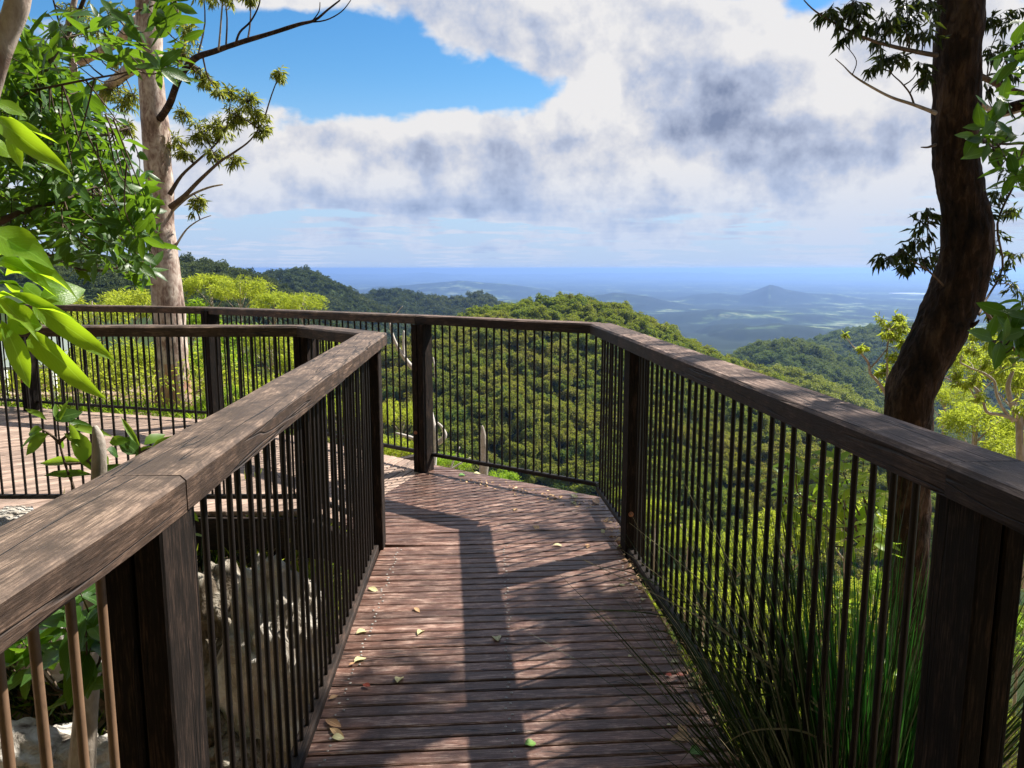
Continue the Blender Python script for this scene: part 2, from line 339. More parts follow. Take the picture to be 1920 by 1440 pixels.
def frames(pts):
    pts = [Vector(p) for p in pts]; T = []
    for i in range(len(pts)):
        a = pts[max(i - 1, 0)]; b = pts[min(i + 1, len(pts) - 1)]; t = (b - a)
        T.append(t.normalized() if t.length > 1e-9 else Vector((0, 0, 1)))
    n = T[0].orthogonal().normalized(); out = []
    for t in T:
        n = (n - t * n.dot(t)); n = n.normalized() if n.length > 1e-6 else t.orthogonal().normalized()
        out.append((n.copy(), t.cross(n).normalized()))
    return pts, T, out
class MB:
    def __init__(s): s.v = []; s.f = []; s.m = []
    def tube(s, pts, radii, n=6, mi=0, cap=True, lump=0.0, seed=0):
        pts, T, fr = frames(pts); b = len(s.v)
        if not hasattr(radii, '__len__'): radii = [radii] * len(pts)
        for i, p in enumerate(pts):
            for k in range(n):
                a = 2 * PI * k / n; d = fr[i][0] * math.cos(a) + fr[i][1] * math.sin(a)
                r = radii[i]
                if lump:
                    q = p + d * r
                    if lump > .125: r *= 1 + .05 * mnoise.noise(Vector((q.x * 42 + seed, q.y * 42, q.z * 11))) + .03 * mnoise.noise(Vector((q.x * 90, q.y * 90, q.z * 26 + seed)))
                    r *= 1 + lump * mnoise.noise(Vector((q.x * 5 + seed, q.y * 5, q.z * 2.2))) + lump * .5 * mnoise.noise(Vector((q.x * 17 + seed, q.y * 17, q.z * 7)))
                s.v.append(p + d * r)
        for i in range(len(pts) - 1):
            for k in range(n):
                a = b + i * n + k; c = b + i * n + (k + 1) % n
                s.f.append((a, c, c + n, a + n)); s.m.append(mi)
        if cap:
            s.f.append(tuple(b + k for k in range(n))[::-1]); s.m.append(mi)
            e = b + (len(pts) - 1) * n; s.f.append(tuple(e + k for k in range(n))); s.m.append(mi)
        return s
    def box(s, c, sx, sy, sz, rot=0, mi=0):
        b = len(s.v); c = Vector(c); R = Matrix.Rotation(rot, 3, 'Z')
        for dx in (-1, 1):
            for dy in (-1, 1):
                for dz in (-1, 1): s.v.append(c + R @ Vector((dx * sx / 2, dy * sy / 2, dz * sz / 2)))
        for f in ((0, 1, 3, 2), (4, 6, 7, 5), (0, 4, 5, 1), (2, 3, 7, 6), (0, 2, 6, 4), (1, 5, 7, 3)):
            s.f.append(tuple(b + i for i in f)); s.m.append(mi)
        return s
    def obj(s, name, mat, parent=None, smooth=False, world=None):
        o = mesh_obj(name, s.v, s.f, mat, parent, world, smooth)
        if any(s.m): o.data.polygons.foreach_set('material_index', s.m)
        return o
def smooth_path(pts, radii=None, n=4):
    pts = [Vector(p) for p in pts]; out = []; ro = []
    for i in range(len(pts) - 1):
        p0 = pts[max(i - 1, 0)]; p1 = pts[i]; p2 = pts[i + 1]; p3 = pts[min(i + 2, len(pts) - 1)]
        for k in range(n):
            t = k / n
            out.append(.5 * ((2 * p1) + (p2 - p0) * t + (2 * p0 - 5 * p1 + 4 * p2 - p3) * t * t + (3 * p1 - p0 - 3 * p2 + p3) * t ** 3))
            if radii: ro.append(radii[i] * (1 - t) + radii[i + 1] * t)
    out.append(pts[-1])
    if radii: ro.append(radii[-1]); return out, ro
    return out

# leaves -----------------------------------------------------------
def leaf_template(ns=6, wide=.3, fold=.18, droop=.25, wave=0.0, peak=.42):
    """blade along +X, width along Y, face up +Z; unit length"""
    V = []; Fc = []; UV = []
    for i in range(ns + 1):
        t = i / ns
        w = wide * .5 * (math.sin(PI * t ** (math.log(.5) / math.log(peak))) ** .85 if 0 < t < 1 else 0.012)
        z = -droop * t * t; x = t * (1 - .25 * droop * t)
        wv = wave * math.sin(t * 9)
        V += [(x, -w, z + w * fold + wv * w), (x, 0, z), (x, w, z + w * fold - wv * w)]
        UV += [(0, t), (.5, t), (1, t)]
    for i in range(ns):
        a = i * 3
        Fc += [(a, a + 3, a + 4, a + 1), (a + 1, a + 4, a + 5, a + 2)]
    return np.array(V, float), np.array(Fc, int), np.array(UV, float)
LEAF_BIG = leaf_template(9, .34, .35, .30, .22, .45)
LEAF_MED = leaf_template(4, .36, .3, .22, 0, .45)
def slim(w, fold=.5, droop=.3):
    V = np.array([(0, 0, 0), (.45, -w / 2, fold * w / 2 - droop * .2), (1, 0, -droop), (.45, w / 2, fold * w / 2 - droop * .2)], float)
    return V, np.array([(0, 1, 2), (0, 2, 3)], int), np.array([(.5, 0), (0, .5), (.5, 1), (1, .5)], float)
GUM = slim(.2); BLOB = slim(.75, .3, .2); LEAF_SMALL = slim(.42, .4, .25)
def norm(a): return a / np.maximum(np.linalg.norm(a, axis=1, keepdims=True), 1e-9)
def scatter(tpl, pos, dirs, scale, up=None, wscale=None, roll=.6):
    """one array of leaves: returns (verts, faces, rnd, uv)"""
    V, Fc, UV = tpl; n = len(pos); pos = np.asarray(pos, float); d = norm(np.asarray(dirs, float))
    if up is None: up = np.tile([0, 0, 1.0], (n, 1))
    up = up + rng.normal(0, roll, (n, 3))
    y = norm(np.cross(up, d)); z = np.cross(d, y)
    sc = np.asarray(scale, float).reshape(-1, 1, 1) * np.ones((n, 1, 1))
    ws = np.ones((n, 1, 1)) if wscale is None else np.asarray(wscale, float).reshape(-1, 1, 1)
    v = pos[:, None, :] + sc * (V[None, :, 0:1] * d[:, None, :] + ws * V[None, :, 1:2] * y[:, None, :] + V[None, :, 2:3] * z[:, None, :])
    k = len(V); f = (Fc[None] + (np.arange(n) * k)[:, None, None])
    r = np.repeat(rng.random(n), k)
    return v.reshape(-1, 3), f.reshape(-1, Fc.shape[1]), r, np.tile(UV, (n, 1))
def leaves_obj(name, data, mat, parent=None, uv=False, extra=None, link=True, mats=None):
    """data: list of (verts, faces, rnd, uv); extra: an MB joined in with material 1"""
    vs = []; loops = []; starts = []; tot = []; rn = []; uvs = []; mi = []; off = 0; ls = 0
    for v, f, r, u in data:
        vs.append(v); loops.append((f + off).ravel()); k = f.shape[1]; starts.append(ls + np.arange(len(f)) * k); tot.append(np.full(len(f), k))
        ls += f.size; off += len(v); rn.append(r); uvs.append(u); mi.append(np.zeros(len(f), int))
    if extra is not None and extra.v:
        ev = np.array([tuple(p) for p in extra.v]); vs.append(ev); rn.append(np.full(len(ev), .5)); uvs.append(np.zeros((len(ev), 2)))
        for f in extra.f:
            loops.append(np.array(f) + off); starts.append(np.array([ls])); tot.append(np.array([len(f)])); ls += len(f)
        mi.append(np.ones(len(extra.f), int)); off += len(ev)
    v = np.concatenate(vs).astype(np.float32); lo = np.concatenate(loops).astype(np.int32)
    me = bpy.data.meshes.new(name); me.vertices.add(len(v)); me.vertices.foreach_set('co', v.ravel())
    me.loops.add(len(lo)); me.loops.foreach_set('vertex_index', lo)
    st = np.concatenate(starts).astype(np.int32); me.polygons.add(len(st)); me.polygons.foreach_set('loop_start', st)
    me.update(calc_edges=True)
    a = me.attributes.new('rnd', 'FLOAT', 'POINT'); a.data.foreach_set('value', np.concatenate(rn).astype(np.float32))
    if uv:
        ul = me.uv_layers.new(name='UVMap'); ul.data.foreach_set('uv', np.concatenate(uvs)[lo].astype(np.float32).ravel())
        me.shade_smooth()
    for m in (mats or [mat]): me.materials.append(m)
    if extra is not None and extra.v: me.polygons.foreach_set('material_index', np.concatenate(mi).astype(np.int32))
    o = bpy.data.objects.new(name, me)
    if link: COL.objects.link(o)
    if parent is not None: par(o, parent)
    return o

# ------------------------------------------------------------------ ground: one sheet from the deck to the horizon
def sstep(a, b, x): t = np.clip((x - a) / (b - a), 0, 1); return t * t * (3 - 2 * t)
# crest lines: (px, py) along the crest, distance, near slope, far slope, roundness
RIDGES = [
    ('dome', [(560, 760), (700, 668), (800, 610), (870, 590), (940, 572), (1010, 560), (1080, 556), (1140, 563), (1200, 586), (1270, 620), (1330, 655), (1400, 688), (1480, 725), (1570, 775), (1700, 850), (1900, 960)],
     [(560, 380), (900, 430), (1080, 450), (1300, 420), (1500, 390), (1900, 330)], .50, .5, 45),
    ('spur', [(1250, 760), (1330, 715), (1400, 695), (1440, 690), (1500, 702), (1560, 722), (1640, 762), (1750, 820), (1920, 900)], [(1200, 700), (1920, 620)], .45, .5, 60),
    ('left', [(-300, 430), (0, 470), (200, 486), (345, 489), (400, 492), (460, 506), (520, 530), (600, 585), (700, 660)], [(-300, 500), (700, 620)], .42, .5, 60),
    ('left2', [(300, 560), (440, 540), (490, 517), (560, 507), (590, 511), (640, 533), (690, 563), (740, 590), (820, 640)], [(300, 1150), (820, 1250)], .45, .5, 60),
    ('left3', [(560, 580), (640, 560), (690, 549), (745, 542), (800, 556), (850, 558), (900, 549), (930, 560), (965, 582), (1030, 625), (1100, 680)], [(560, 1700), (1100, 1800)], .42, .5, 90),
    ('right1', [(1300, 730), (1370, 668), (1420, 645), (1470, 637), (1530, 648), (1600, 680), (1680, 730), (1780, 800), (1920, 860)], [(1300, 1050), (1920, 1000)], .42, .45, 80),
    ('right2', [(1380, 680), (1470, 652), (1540, 628), (1620, 611), (1700, 606), (1800, 612), (1920, 640), (2100, 700)], [(1380, 1700), (2100, 1500)], .40, .45, 120),
]
FARR = [
    ([(1000, 600), (1060, 572), (1100, 556), (1150, 549), (1200, 553), (1260, 566), (1320, 575), (1400, 590)], 9000, .22, 300),
    ([(1180, 575), (1260, 560), (1310, 551), (1350, 550), (1385, 553), (1415, 543), (1440, 533), (1470, 542), (1510, 549), (1560, 551), (1640, 562), (1700, 570), (1760, 590)], 11000, .20, 300),
    ([(1500, 585), (1600, 565), (1700, 556), (1800, 550), (1920, 552), (2100, 560)], 12000, .2, 400),
    ([(560, 560), (640, 545), (700, 540), (780, 533), (860, 526), (940, 531), (1010, 540), (1080, 552)], 14000, .15, 400),
    ([(-600, 520), (400, 515), (640, 514), (740, 515), (800, 511), (900, 516), (1000, 515), (1100, 513), (1300, 511), (1500, 514), (1700, 511), (1920, 513), (2600, 512)], 42000, .05, 900),
    ([(1150, 600), (1250, 588), (1350, 580), (1500, 586), (1620, 595), (1750, 600), (1920, 590), (2100, 600)], 6500, .22, 250),
    ([(1150, 700), (1260, 660), (1340, 625), (1400, 612), (1480, 608), (1560, 614), (1640, 625), (1720, 640)], 4200, .25, 200),
    ([(1200, 680), (1270, 636), (1330, 612), (1380, 606), (1450, 618)], 4800, .25, 200),
    ([(600, 566), (760, 558), (900, 566), (960, 562), (1040, 570), (1120, 580)], 7000, .2, 250),
]
_N = {}
def vnoise2(x, y, seed):
    rs = _N.setdefault(seed, np.random.default_rng(seed).random((256, 256)))
    xi = np.floor(x).astype(int); yi = np.floor(y).astype(int); fx = x - xi; fy = y - yi
    fx = fx * fx * (3 - 2 * fx); fy = fy * fy * (3 - 2 * fy)
    g = lambda i, j: rs[(xi + i) % 256, (yi + j) % 256]
    return (g(0, 0) * (1 - fx) + g(1, 0) * fx) * (1 - fy) + (g(0, 1) * (1 - fx) + g(1, 1) * fx) * fy - .5
def fbm(x, y, seed, o=4):
    s = 0; a = 1
    for i in range(o): s = s + a * vnoise2(x * 2 ** i, y * 2 ** i, seed + i); a *= .5
    return s
def near_z(x, y):
    bank = -1.25 + .88 * sstep(3.75, 4.35, y + .25 * vnoise2(x * 1.5, y * 1.5, 3)) * sstep(-.95, -1.5, x)
    bank = bank + sstep(5.5, 7.5, y) * sstep(-1.5, -3.5, x) * .15 + .12 * fbm(x * 1.3, y * 1.3, 5)
    right = -1.25 - .55 * np.maximum(0, x + .6)
    z = np.where(x > -.95, np.minimum(bank, right), bank)
    t0 = 9.5 - 7.0 * sstep(-5.0, 0.0, x)
    t = .35 * x + .95 * y - t0
    return z - .72 * np.maximum(0, t) ** 1.02 * sstep(-.5, 2.5, t)
def ground_z(x, y):
    """height of the land at x, y (arrays)"""
    r = np.hypot(x, y); az = np.arctan2(x, y); azc = np.clip(az, -1.0, 1.0)
    px = 960 + F * np.tan(azc); Y = r * np.cos(azc)
    base = np.interp(np.log(np.maximum(Y, 1)), np.log([1, 60, 200, 600, 1500, 3000, 6000, 60000]), [-40, -45, -150, -190, -260, -330, -430, -470])
    z = base + 8 * fbm(x / 90, y / 90, 20) * sstep(80, 200, Y)
    z = z + 40 * (fbm(x / 900, y / 900, 31)) * sstep(1500, 4000, Y) * (1 - sstep(9000, 20000, Y))
    for name, cr, Dp, sn, sf, w in RIDGES:
        cr = np.array(cr, float); Dp = np.array(Dp, float)
        D = np.interp(px, Dp[:, 0], Dp[:, 1]); py = np.interp(px, cr[:, 0], cr[:, 1])
        out = np.maximum(np.maximum(cr[0, 0] - px, px - cr[-1, 0]), 0)
        cz = EYE - (py - HZ) / F * D - {'dome': 8, 'spur': 9, 'left': 9, 'left2': 11, 'left3': 13, 'right1': 11, 'right2': 13}[name] - out * D / F * .9
        d = Y - D; s = np.where(d < 0, sn, sf)
        gul = 10 * fbm(x / 45 + 3, y / 45, 40) * np.minimum(np.abs(d) / 80, 1)
        zi = cz - s * (np.sqrt(d * d + w * w) - w) + gul
        z = np.maximum(z, zi)
    for cr, D, s, w in FARR:
        cr = np.array(cr, float); py = np.interp(px, cr[:, 0], cr[:, 1]); out = np.maximum(cr[0, 0] - px, px - cr[-1, 0])
        cz = EYE - (py - HZ) / F * D - np.maximum(out, 0) * D / F * .3
        d = Y - D; zi = cz - s * .55 * (np.sqrt(d * d + w * w) - w) + D * .0040 * fbm(x / (D * .03), y / (D * .03), 50) * np.minimum(np.abs(d) / w, 1)
        z = np.maximum(z, zi)
    nz = near_z(x, y); k = sstep(25, 60, r)
    front = sstep(-.2, .3, np.cos(az) * 1.0)
    z = np.where(r < 60, nz * (1 - k) + np.minimum(z, nz + 60) * k, z)
    behind = -1.2 + .1 * fbm(x, y, 8)
    return z * front + np.where(r < 60, behind, -1.2 - r * .02) * (1 - front)
def build_ground():
    az = np.concatenate([np.linspace(-PI, -.95, 26)[:-1], np.linspace(-.95, .95, 560), np.linspace(.95, PI, 26)[1:-1]])
    rr = np.concatenate([[0.02], np.linspace(.3, 14, 90), np.geomspace(14.4, 250, 70), np.geomspace(255, 2200, 210), np.geomspace(2240, 16000, 130), np.geomspace(16500, 90000, 40)])
    A, R = np.meshgrid(az, rr); x = R * np.sin(A); y = R * np.cos(A); z = ground_z(x, y)
    nr, na = A.shape
    v = np.stack([x, y, z], -1).reshape(-1, 3)
    i = np.arange(nr - 1)[:, None] * na; j = np.arange(na)[None]; j2 = (j + 1) % na
    f = np.stack([i + j, i + j2, i + na + j2, i + na + j], -1).reshape(-1, 4)
    o = leaves_obj('ground', [(v, f, np.zeros(len(v)), np.zeros((len(v), 2)))], None, mats=[ground_mat()])
    o.data.shade_smooth(); tag(o, kind='structure')
def ground_mat():
    m, nt, N, L, B = newmat('earth_and_land'); ge = N.new('ShaderNodeNewGeometry'); p = ge.outputs['Position']
    ln = N.new('ShaderNodeVectorMath'); ln.operation = 'LENGTH'; L.new(p, ln.inputs[0])
    near = ramp(N, L, tex(N, L, p, 3.2, 8, .65), [(.30, (.10, .065, .04)), (.45, (.26, .17, .11)), (.55, (.36, .27, .19)), (.68, (.55, .49, .40))])
    wood_ = ramp(N, L, tex(N, L, p, .03, 6, .6), [(.35, (.018, .035, .014)), (.65, (.055, .075, .022))])
    f1 = tex(N, L, p, .00055, 8, .62, (1, 1, 0)); f2 = tex(N, L, p, .0030, 5, .6, (1, 1, 0))
    field = mixc(N, L, .5, f1, f2)
    plain = ramp(N, L, field, [(.36, (.012, .020, .012)), (.52, (.016, .026, .014)), (.565, (.07, .11, .05)), (.59, (.22, .25, .13)), (.61, (.04, .055, .03)), (.75, (.035, .05, .02))])
    sp = N.new('ShaderNodeSeparateXYZ'); L.new(ge.outputs['Normal'], sp.inputs[0])
    st = N.new('ShaderNodeMapRange'); L.new(sp.outputs[2], st.inputs[0]); st.inputs[1].default_value = .975; st.inputs[2].default_value = .998
    far = mixc(N, L, st.outputs[0], (.010, .017, .010), plain)
    a = N.new('ShaderNodeMapRange'); L.new(ln.outputs['Value'], a.inputs[0]); a.inputs[1].default_value = 14; a.inputs[2].default_value = 30
    b = N.new('ShaderNodeMapRange'); L.new(ln.outputs['Value'], b.inputs[0]); b.inputs[1].default_value = 2300; b.inputs[2].default_value = 3200
    c = mixc(N, L, b.outputs[0], mixc(N, L, a.outputs[0], near, wood_), far)
    L.new(c, B.inputs['Base Color']); B.inputs['Roughness'].default_value = .95; B.inputs['Specular IOR Level'].default_value = .1
    bump(N, L, tex(N, L, p, 8, 8, .7), B, .7, .05)
    return m
build_ground()

# a reservoir far out on the plain
lv = [Vector((6950 + 330 * math.cos(a) * (1 + .3 * math.sin(3 * a)), 13200 + 620 * math.sin(a), float(ground_z(np.array([6950.]), np.array([13200.]))[0]) + 12)) for a in np.linspace(0, 2 * PI, 24, endpoint=False)]
ml_, nt, N, L, B = newmat('far_water'); B.inputs['Base Color'].default_value = (.5, .55, .6, 1); B.inputs['Roughness'].default_value = .3
tag(mesh_obj('water', lv, [tuple(range(24))], ml_), kind='structure')

# haze: the air over the valley and the plains
hz = MB(); hz.box((0, 0, -262), 200000, 200000, 558)
haze = hz.obj('haze', [], None); haze.data.materials.clear()
hm = bpy.data.materials.new('valley_air'); hm.use_nodes = True; hm.node_tree.nodes.clear()
pv = hm.node_tree.nodes.new('ShaderNodeVolumePrincipled'); ho = hm.node_tree.nodes.new('ShaderNodeOutputMaterial')
hm.node_tree.links.new(pv.outputs[0], ho.inputs['Volume'])
pv.inputs['Color'].default_value = (.33, .54, 1.0, 1); pv.inputs['Density'].default_value = 6.5e-5; pv.inputs['Anisotropy'].default_value = .45
haze.data.materials.append(hm); tag(haze, kind='stuff')

# ------------------------------------------------------------------ far forest: canopies on the ridges
def crown_mesh(name, mat, nclump, nleaf, leafsize, seed, tall=1.0, tpl=BLOB, trunk=True, spread=1.0, tight=1.0):
    global rng
    keep = rng; rng = np.random.default_rng(seed); pos = []; dr = []
    for c in range(nclump):
        th = rng.random() * 2 * PI; ph = math.acos(rng.uniform(-.25, 1)); rad = rng.uniform(.55, 1)
        cc = np.array([math.sin(ph) * math.cos(th) * rad * .42 * spread, math.sin(ph) * math.sin(th) * rad * .42 * spread, .60 * tall + math.cos(ph) * rad * .30 * tall])
        cr = rng.uniform(.11, .2) * tight
        d = norm(rng.normal(0, 1, (nleaf, 3)) + [0, 0, .35]); q = cc + d * cr * rng.uniform(.5, 1.05, (nleaf, 1)) * [1, 1, .75]
        pos.append(q); dr.append(d + rng.normal(0, .5, (nleaf, 3)) + [0, 0, -.15])
    pos = np.concatenate(pos); dr = np.concatenate(dr)
    ex = MB()
    if trunk:
        ex.tube([(0, 0, -.05), (.02, .01, .25), (.0, .02, .5), (.03, 0, .72)], [.022, .018, .014, .006], 5)
        for k in range(4):
            a = k * 1.7; ex.tube([(.01, .01, .3 + .06 * k), (.14 * math.cos(a), .14 * math.sin(a), .45 + .06 * k), (.26 * math.cos(a), .26 * math.sin(a), .60 + .05 * k)], [.009, .006, .003], 4)
    o = leaves_obj(name, [scatter(tpl, pos, dr, rng.uniform(.7, 1.2, len(pos)) * leafsize)], mat, extra=ex, link=False, mats=[mat, M['twig_pale']])
    rng = keep
    return o
def variant_collection(name, objs):
    c = bpy.data.collections.new(name)
    for o in objs: c.objects.link(o)
    return c
def instancer(name, pts, scale, rot, var, coll, kind='stuff'):
    me = bpy.data.meshes.new(name); me.vertices.add(len(pts)); me.vertices.foreach_set('co', np.asarray(pts, np.float32).ravel()); me.update()
    for an, t, d in (('sc', 'FLOAT_VECTOR', np.asarray(scale, np.float32).ravel()), ('rt', 'FLOAT', np.asarray(rot, np.float32)), ('vr', 'INT', np.asarray(var, np.int32))):
        a = me.attributes.new(an, t, 'POINT'); a.data.foreach_set('vector' if t == 'FLOAT_VECTOR' else 'value', d)
    o = bpy.data.objects.new(name, me); COL.objects.link(o)
    ng = bpy.data.node_groups.new(name + '_nodes', 'GeometryNodeTree')
    ng.interface.new_socket('Geometry', in_out='INPUT', socket_type='NodeSocketGeometry'); ng.interface.new_socket('Geometry', in_out='OUTPUT', socket_type='NodeSocketGeometry')
    N = ng.nodes; L = ng.links
    gi = N.new('NodeGroupInput'); go = N.new('NodeGroupOutput'); ip = N.new('GeometryNodeInstanceOnPoints'); ci = N.new('GeometryNodeCollectionInfo')
    ci.inputs['Collection'].default_value = coll; ci.inputs['Separate Children'].default_value = True; ci.inputs['Reset Children'].default_value = True
    def attr(n, t):
        a = N.new('GeometryNodeInputNamedAttribute'); a.data_type = t; a.inputs['Name'].default_value = n; return a.outputs['Attribute']
    L.new(gi.outputs[0], ip.inputs['Points']); L.new(ci.outputs[0], ip.inputs['Instance']); ip.inputs['Pick Instance'].default_value = True
    L.new(attr('vr', 'INT'), ip.inputs['Instance Index']); L.new(attr('sc', 'FLOAT_VECTOR'), ip.inputs['Scale'])
    cx = N.new('ShaderNodeCombineXYZ'); L.new(attr('rt', 'FLOAT'), cx.inputs[2]); L.new(cx.outputs[0], ip.inputs['Rotation']); L.new(ip.outputs[0], go.inputs[0])
    md = o.modifiers.new('scatter', 'NODES'); md.node_group = ng
    return tag(o, kind=kind)
mid_crowns = variant_collection('canopy_variants', [crown_mesh('canopy_a', M['leaf_forest'], 26, 60, .075, 1), crown_mesh('canopy_b', M['leaf_forest'], 20, 70, .075, 2, 1.15), crown_mesh('canopy_c', M['leaf_forest'], 30, 50, .07, 3, .9, spread=1.15)])
far_crowns = variant_collection('distant_variants', [crown_mesh('far_a', M['leaf_forest_shaded'], 14, 26, .12, 4, trunk=False), crown_mesh('far_b', M['leaf_forest_shaded'], 12, 30, .12, 5, 1.2, trunk=False)])
spur_crowns = variant_collection('spur_variants', [crown_mesh('spur_a', M['leaf_spur'], 18, 40, .10, 6, trunk=False), crown_mesh('spur_b', M['leaf_spur'], 16, 40, .10, 7, trunk=False)])
def forest(name, y0, y1, px0, px1, spacing, size, coll, nv, keep=None):
    pts = []
    ys = []; y = y0
    while y < y1: ys.append(y); y += spacing * .87
    P_ = []
    for y in ys:
        x0 = (px0 - 960) / F * y; x1 = (px1 - 960) / F * y
        xs = np.arange(x0, x1, spacing); P_.append(np.stack([xs, np.full(len(xs), y)], -1))
    P_ = np.concatenate(P_) + rng.uniform(-.45, .45, (sum(len(p) for p in P_), 2)) * spacing
    x, y = P_[:, 0], P_[:, 1]; z = ground_z(x, y)
    # leave out what lies behind a crest
    vis = np.ones(len(x), bool)
    for t in np.linspace(.25, .985, 36):
        q = y * t
        m_ = q > 120
        vis &= ~(m_ & (ground_z(x * t, q) - 3 > EYE + (z + size - EYE) * t + 2.5))
    if keep is not None: vis &= keep(x, y)
    x, y, z = x[vis], y[vis], z[vis]; n = len(x)
    s = size * (.55 + .95 * rng.random(n) ** 1.6); sc = np.stack([s * rng.uniform(.9, 1.15, n), s * rng.uniform(.9, 1.15, n), s * rng.uniform(.85, 1.25, n)], -1)
    print(name, n)
    return instancer(name, np.stack([x, y, z - .12 * s], -1), sc, rng.random(n) * 6.28, rng.integers(0, nv, n), coll)
SP = lambda x, y: ((x / y * F + 960) > 1330) & (y > 560)
forest('valley_forest', 190, 470, 480, 1960, 3.7, 6.6, mid_crowns, 3)
# unseen wood added behind and left of the viewpoint to block sky light
bx_ = np.concatenate([rng.uniform(-13, 9, 46), rng.uniform(-13, -7.5, 16)]); by_ = np.concatenate([rng.uniform(-13, -4, 46), rng.uniform(-4, 3, 16)])
bs_ = rng.uniform(10, 14.5, 62); instancer('added_rear_forest', np.stack([bx_, by_, np.full(62, -1.4)], -1), np.stack([bs_ * .62, bs_ * .62, bs_], -1), rng.random(62) * 6, rng.integers(0, 3, 62), mid_crowns)
bx_ = rng.uniform(-12, 7, 90); by_ = rng.uniform(-10, -2.6, 90); bs_ = rng.uniform(2.5, 6, 90)
instancer('added_rear_understorey', np.stack([bx_, by_, np.full(90, -1.7)], -1), np.stack([bs_] * 3, -1), rng.random(90) * 6, rng.integers(0, 3, 90), mid_crowns)
forest('left_ridge_forest', 470, 700, -60, 760, 6.0, 8.5, far_crowns, 2)
forest('spur_forest', 470, 780, 1150, 1960, 7.0, 10, spur_crowns, 2)
M['leaf_ridge_lit'] = leafmat('ridge_canopy_lit', (.06, .11, .03), (.16, .20, .05), .3, (.26, .34, .05), .7, .15, False, (.004, (.18, .19, .05), .6, (.04, .08, .025)))  # lit copy of that canopy for the right ridges, without the cloud shade
ridge_crowns = variant_collection('ridge_variants', [crown_mesh('ridge_a', M['leaf_ridge_lit'], 14, 26, .12, 14, trunk=False), crown_mesh('ridge_b', M['leaf_ridge_lit'], 12, 30, .12, 15, 1.2, trunk=False)])
forest('middle_ridge_forest', 780, 1350, -60, 1150, 9.0, 12, far_crowns, 2)
forest('distant_ridge_forest', 1350, 2200, 380, 1150, 12.0, 14, far_crowns, 2)
forest('right_ridge_forest', 780, 1350, 1150, 1960, 8.5, 11, ridge_crowns, 2)
forest('far_right_ridge_forest', 1350, 2000, 1150, 1960, 12.0, 13, ridge_crowns, 2)

# ------------------------------------------------------------------ decks
def clip_poly(poly, planes):
    for (p, n) in planes:
        out = []
        for i in range(len(poly)):
            a = poly[i]; b = poly[(i + 1) % len(poly)]; da = (a - p).dot(n); db = (b - p).dot(n)
            if da >= 0: out.append(a)
            if (da > 0 > db) or (da < 0 < db): out.append(a + (b - a) * (da / (da - db)))
        poly = out
        if len(poly) < 3: return []
    return poly
def convex(pts):
    pts = [Vector(p) for p in pts]; c = sum(pts, Vector((0, 0))) / len(pts); pl = []
    for i in range(len(pts)):
        a = pts[i]; d = pts[(i + 1) % len(pts)] - a; n = Vector((-d.y, d.x)).normalized()
        if (c - a).dot(n) < 0: n = -n
        pl.append((a, n))
    return pl
def prism(name, poly, z0, z1, ang, mat, parent, ch=.004):
    """a board cut to shape, long axis at angle ang, top arrises eased"""
    c = sum(poly, Vector((0, 0))) / len(poly)
    R = Matrix.Rotation(ang, 4, 'Z'); Wm = Matrix.Translation((c.x, c.y, z1)) @ R; Ri = R.to_3x3().inverted()
    loc = [Ri @ Vector((p.x - c.x, p.y - c.y, 0)) for p in poly]
    if sum((loc[i].x * loc[(i + 1) % len(loc)].y - loc[(i + 1) % len(loc)].x * loc[i].y) for i in range(len(loc))) < 0: loc.reverse()
    n = len(loc)
    ins = [Vector((p.x - math.copysign(min(ch, abs(p.x) * .3), p.x), p.y - math.copysign(min(ch, abs(p.y) * .4), p.y), 0)) for p in loc]
    j = lambda: random.uniform(-.0012, .0012)
    V = [p + Vector((0, 0, z0 - z1)) for p in loc] + [p + Vector((0, 0, -ch)) for p in loc] + [p + Vector((0, 0, j())) for p in ins]
    Fc = [tuple(range(n))[::-1], tuple(2 * n + i for i in range(n))]
    for i in range(n):
        k = (i + 1) % n; Fc += [(i, k, n + k, n + i), (n + i, n + k, 2 * n + k, 2 * n + i)]
    return mesh_obj(name, V, Fc, mat, parent, Wm)
def boards(parent, region, ang, pitch, width, origin, rng_t, mat, lo=-6, hi=6, zj=.0015):
    d = Vector((math.cos(ang), math.sin(ang))); n = Vector((-d.y, d.x)); o = Vector(origin); out = []
    for k in range(rng_t[0], rng_t[1]):
        reg = region(k) if callable(region) else region
        w = width * random.uniform(.965, 1.02)
        a = o + n * (k * pitch + random.uniform(-.0012, .0012))
        poly = [a + d * lo, a + d * hi, a + d * hi + n * w, a + d * lo + n * w]
        poly = clip_poly(poly, reg)
        if len(poly) < 3: continue
        area = abs(sum(poly[i].x * poly[(i + 1) % len(poly)].y - poly[(i + 1) % len(poly)].x * poly[i].y for i in range(len(poly)))) / 2
        if area < .0015: continue
        z = random.uniform(-zj, zj)
        b = prism('plank', poly, -.028 + z, z, ang + random.uniform(-.0012, .0012), mat, parent); out.append((k, b))
    return out
V2 = lambda *a: Vector(a)
E_ = V2(-.70, 4.06); SI = V2(-1.03, 4.42); I_ = V2(-1.24, 4.63); C_ = V2(-.62, 5.78); D_ = V2(.62, 4.90); P1 = V2(.665, 4.0); B_ = V2(-2.86, 7.50); A_ = V2(-5.10, 8.18)
walk = bpy.data.objects.new('walkway_deck', None); COL.objects.link(walk); walk['kind'] = 'structure'
lookout = bpy.data.objects.new('lookout_deck', None); COL.objects.link(lookout); lookout['kind'] = 'structure'
W1 = convex([V2(-.585, -.6), V2(-.72, 4.3), V2(.60, 4.3), V2(.635, 3.4), V2(.80, 1.3), V2(.95, -.6)])
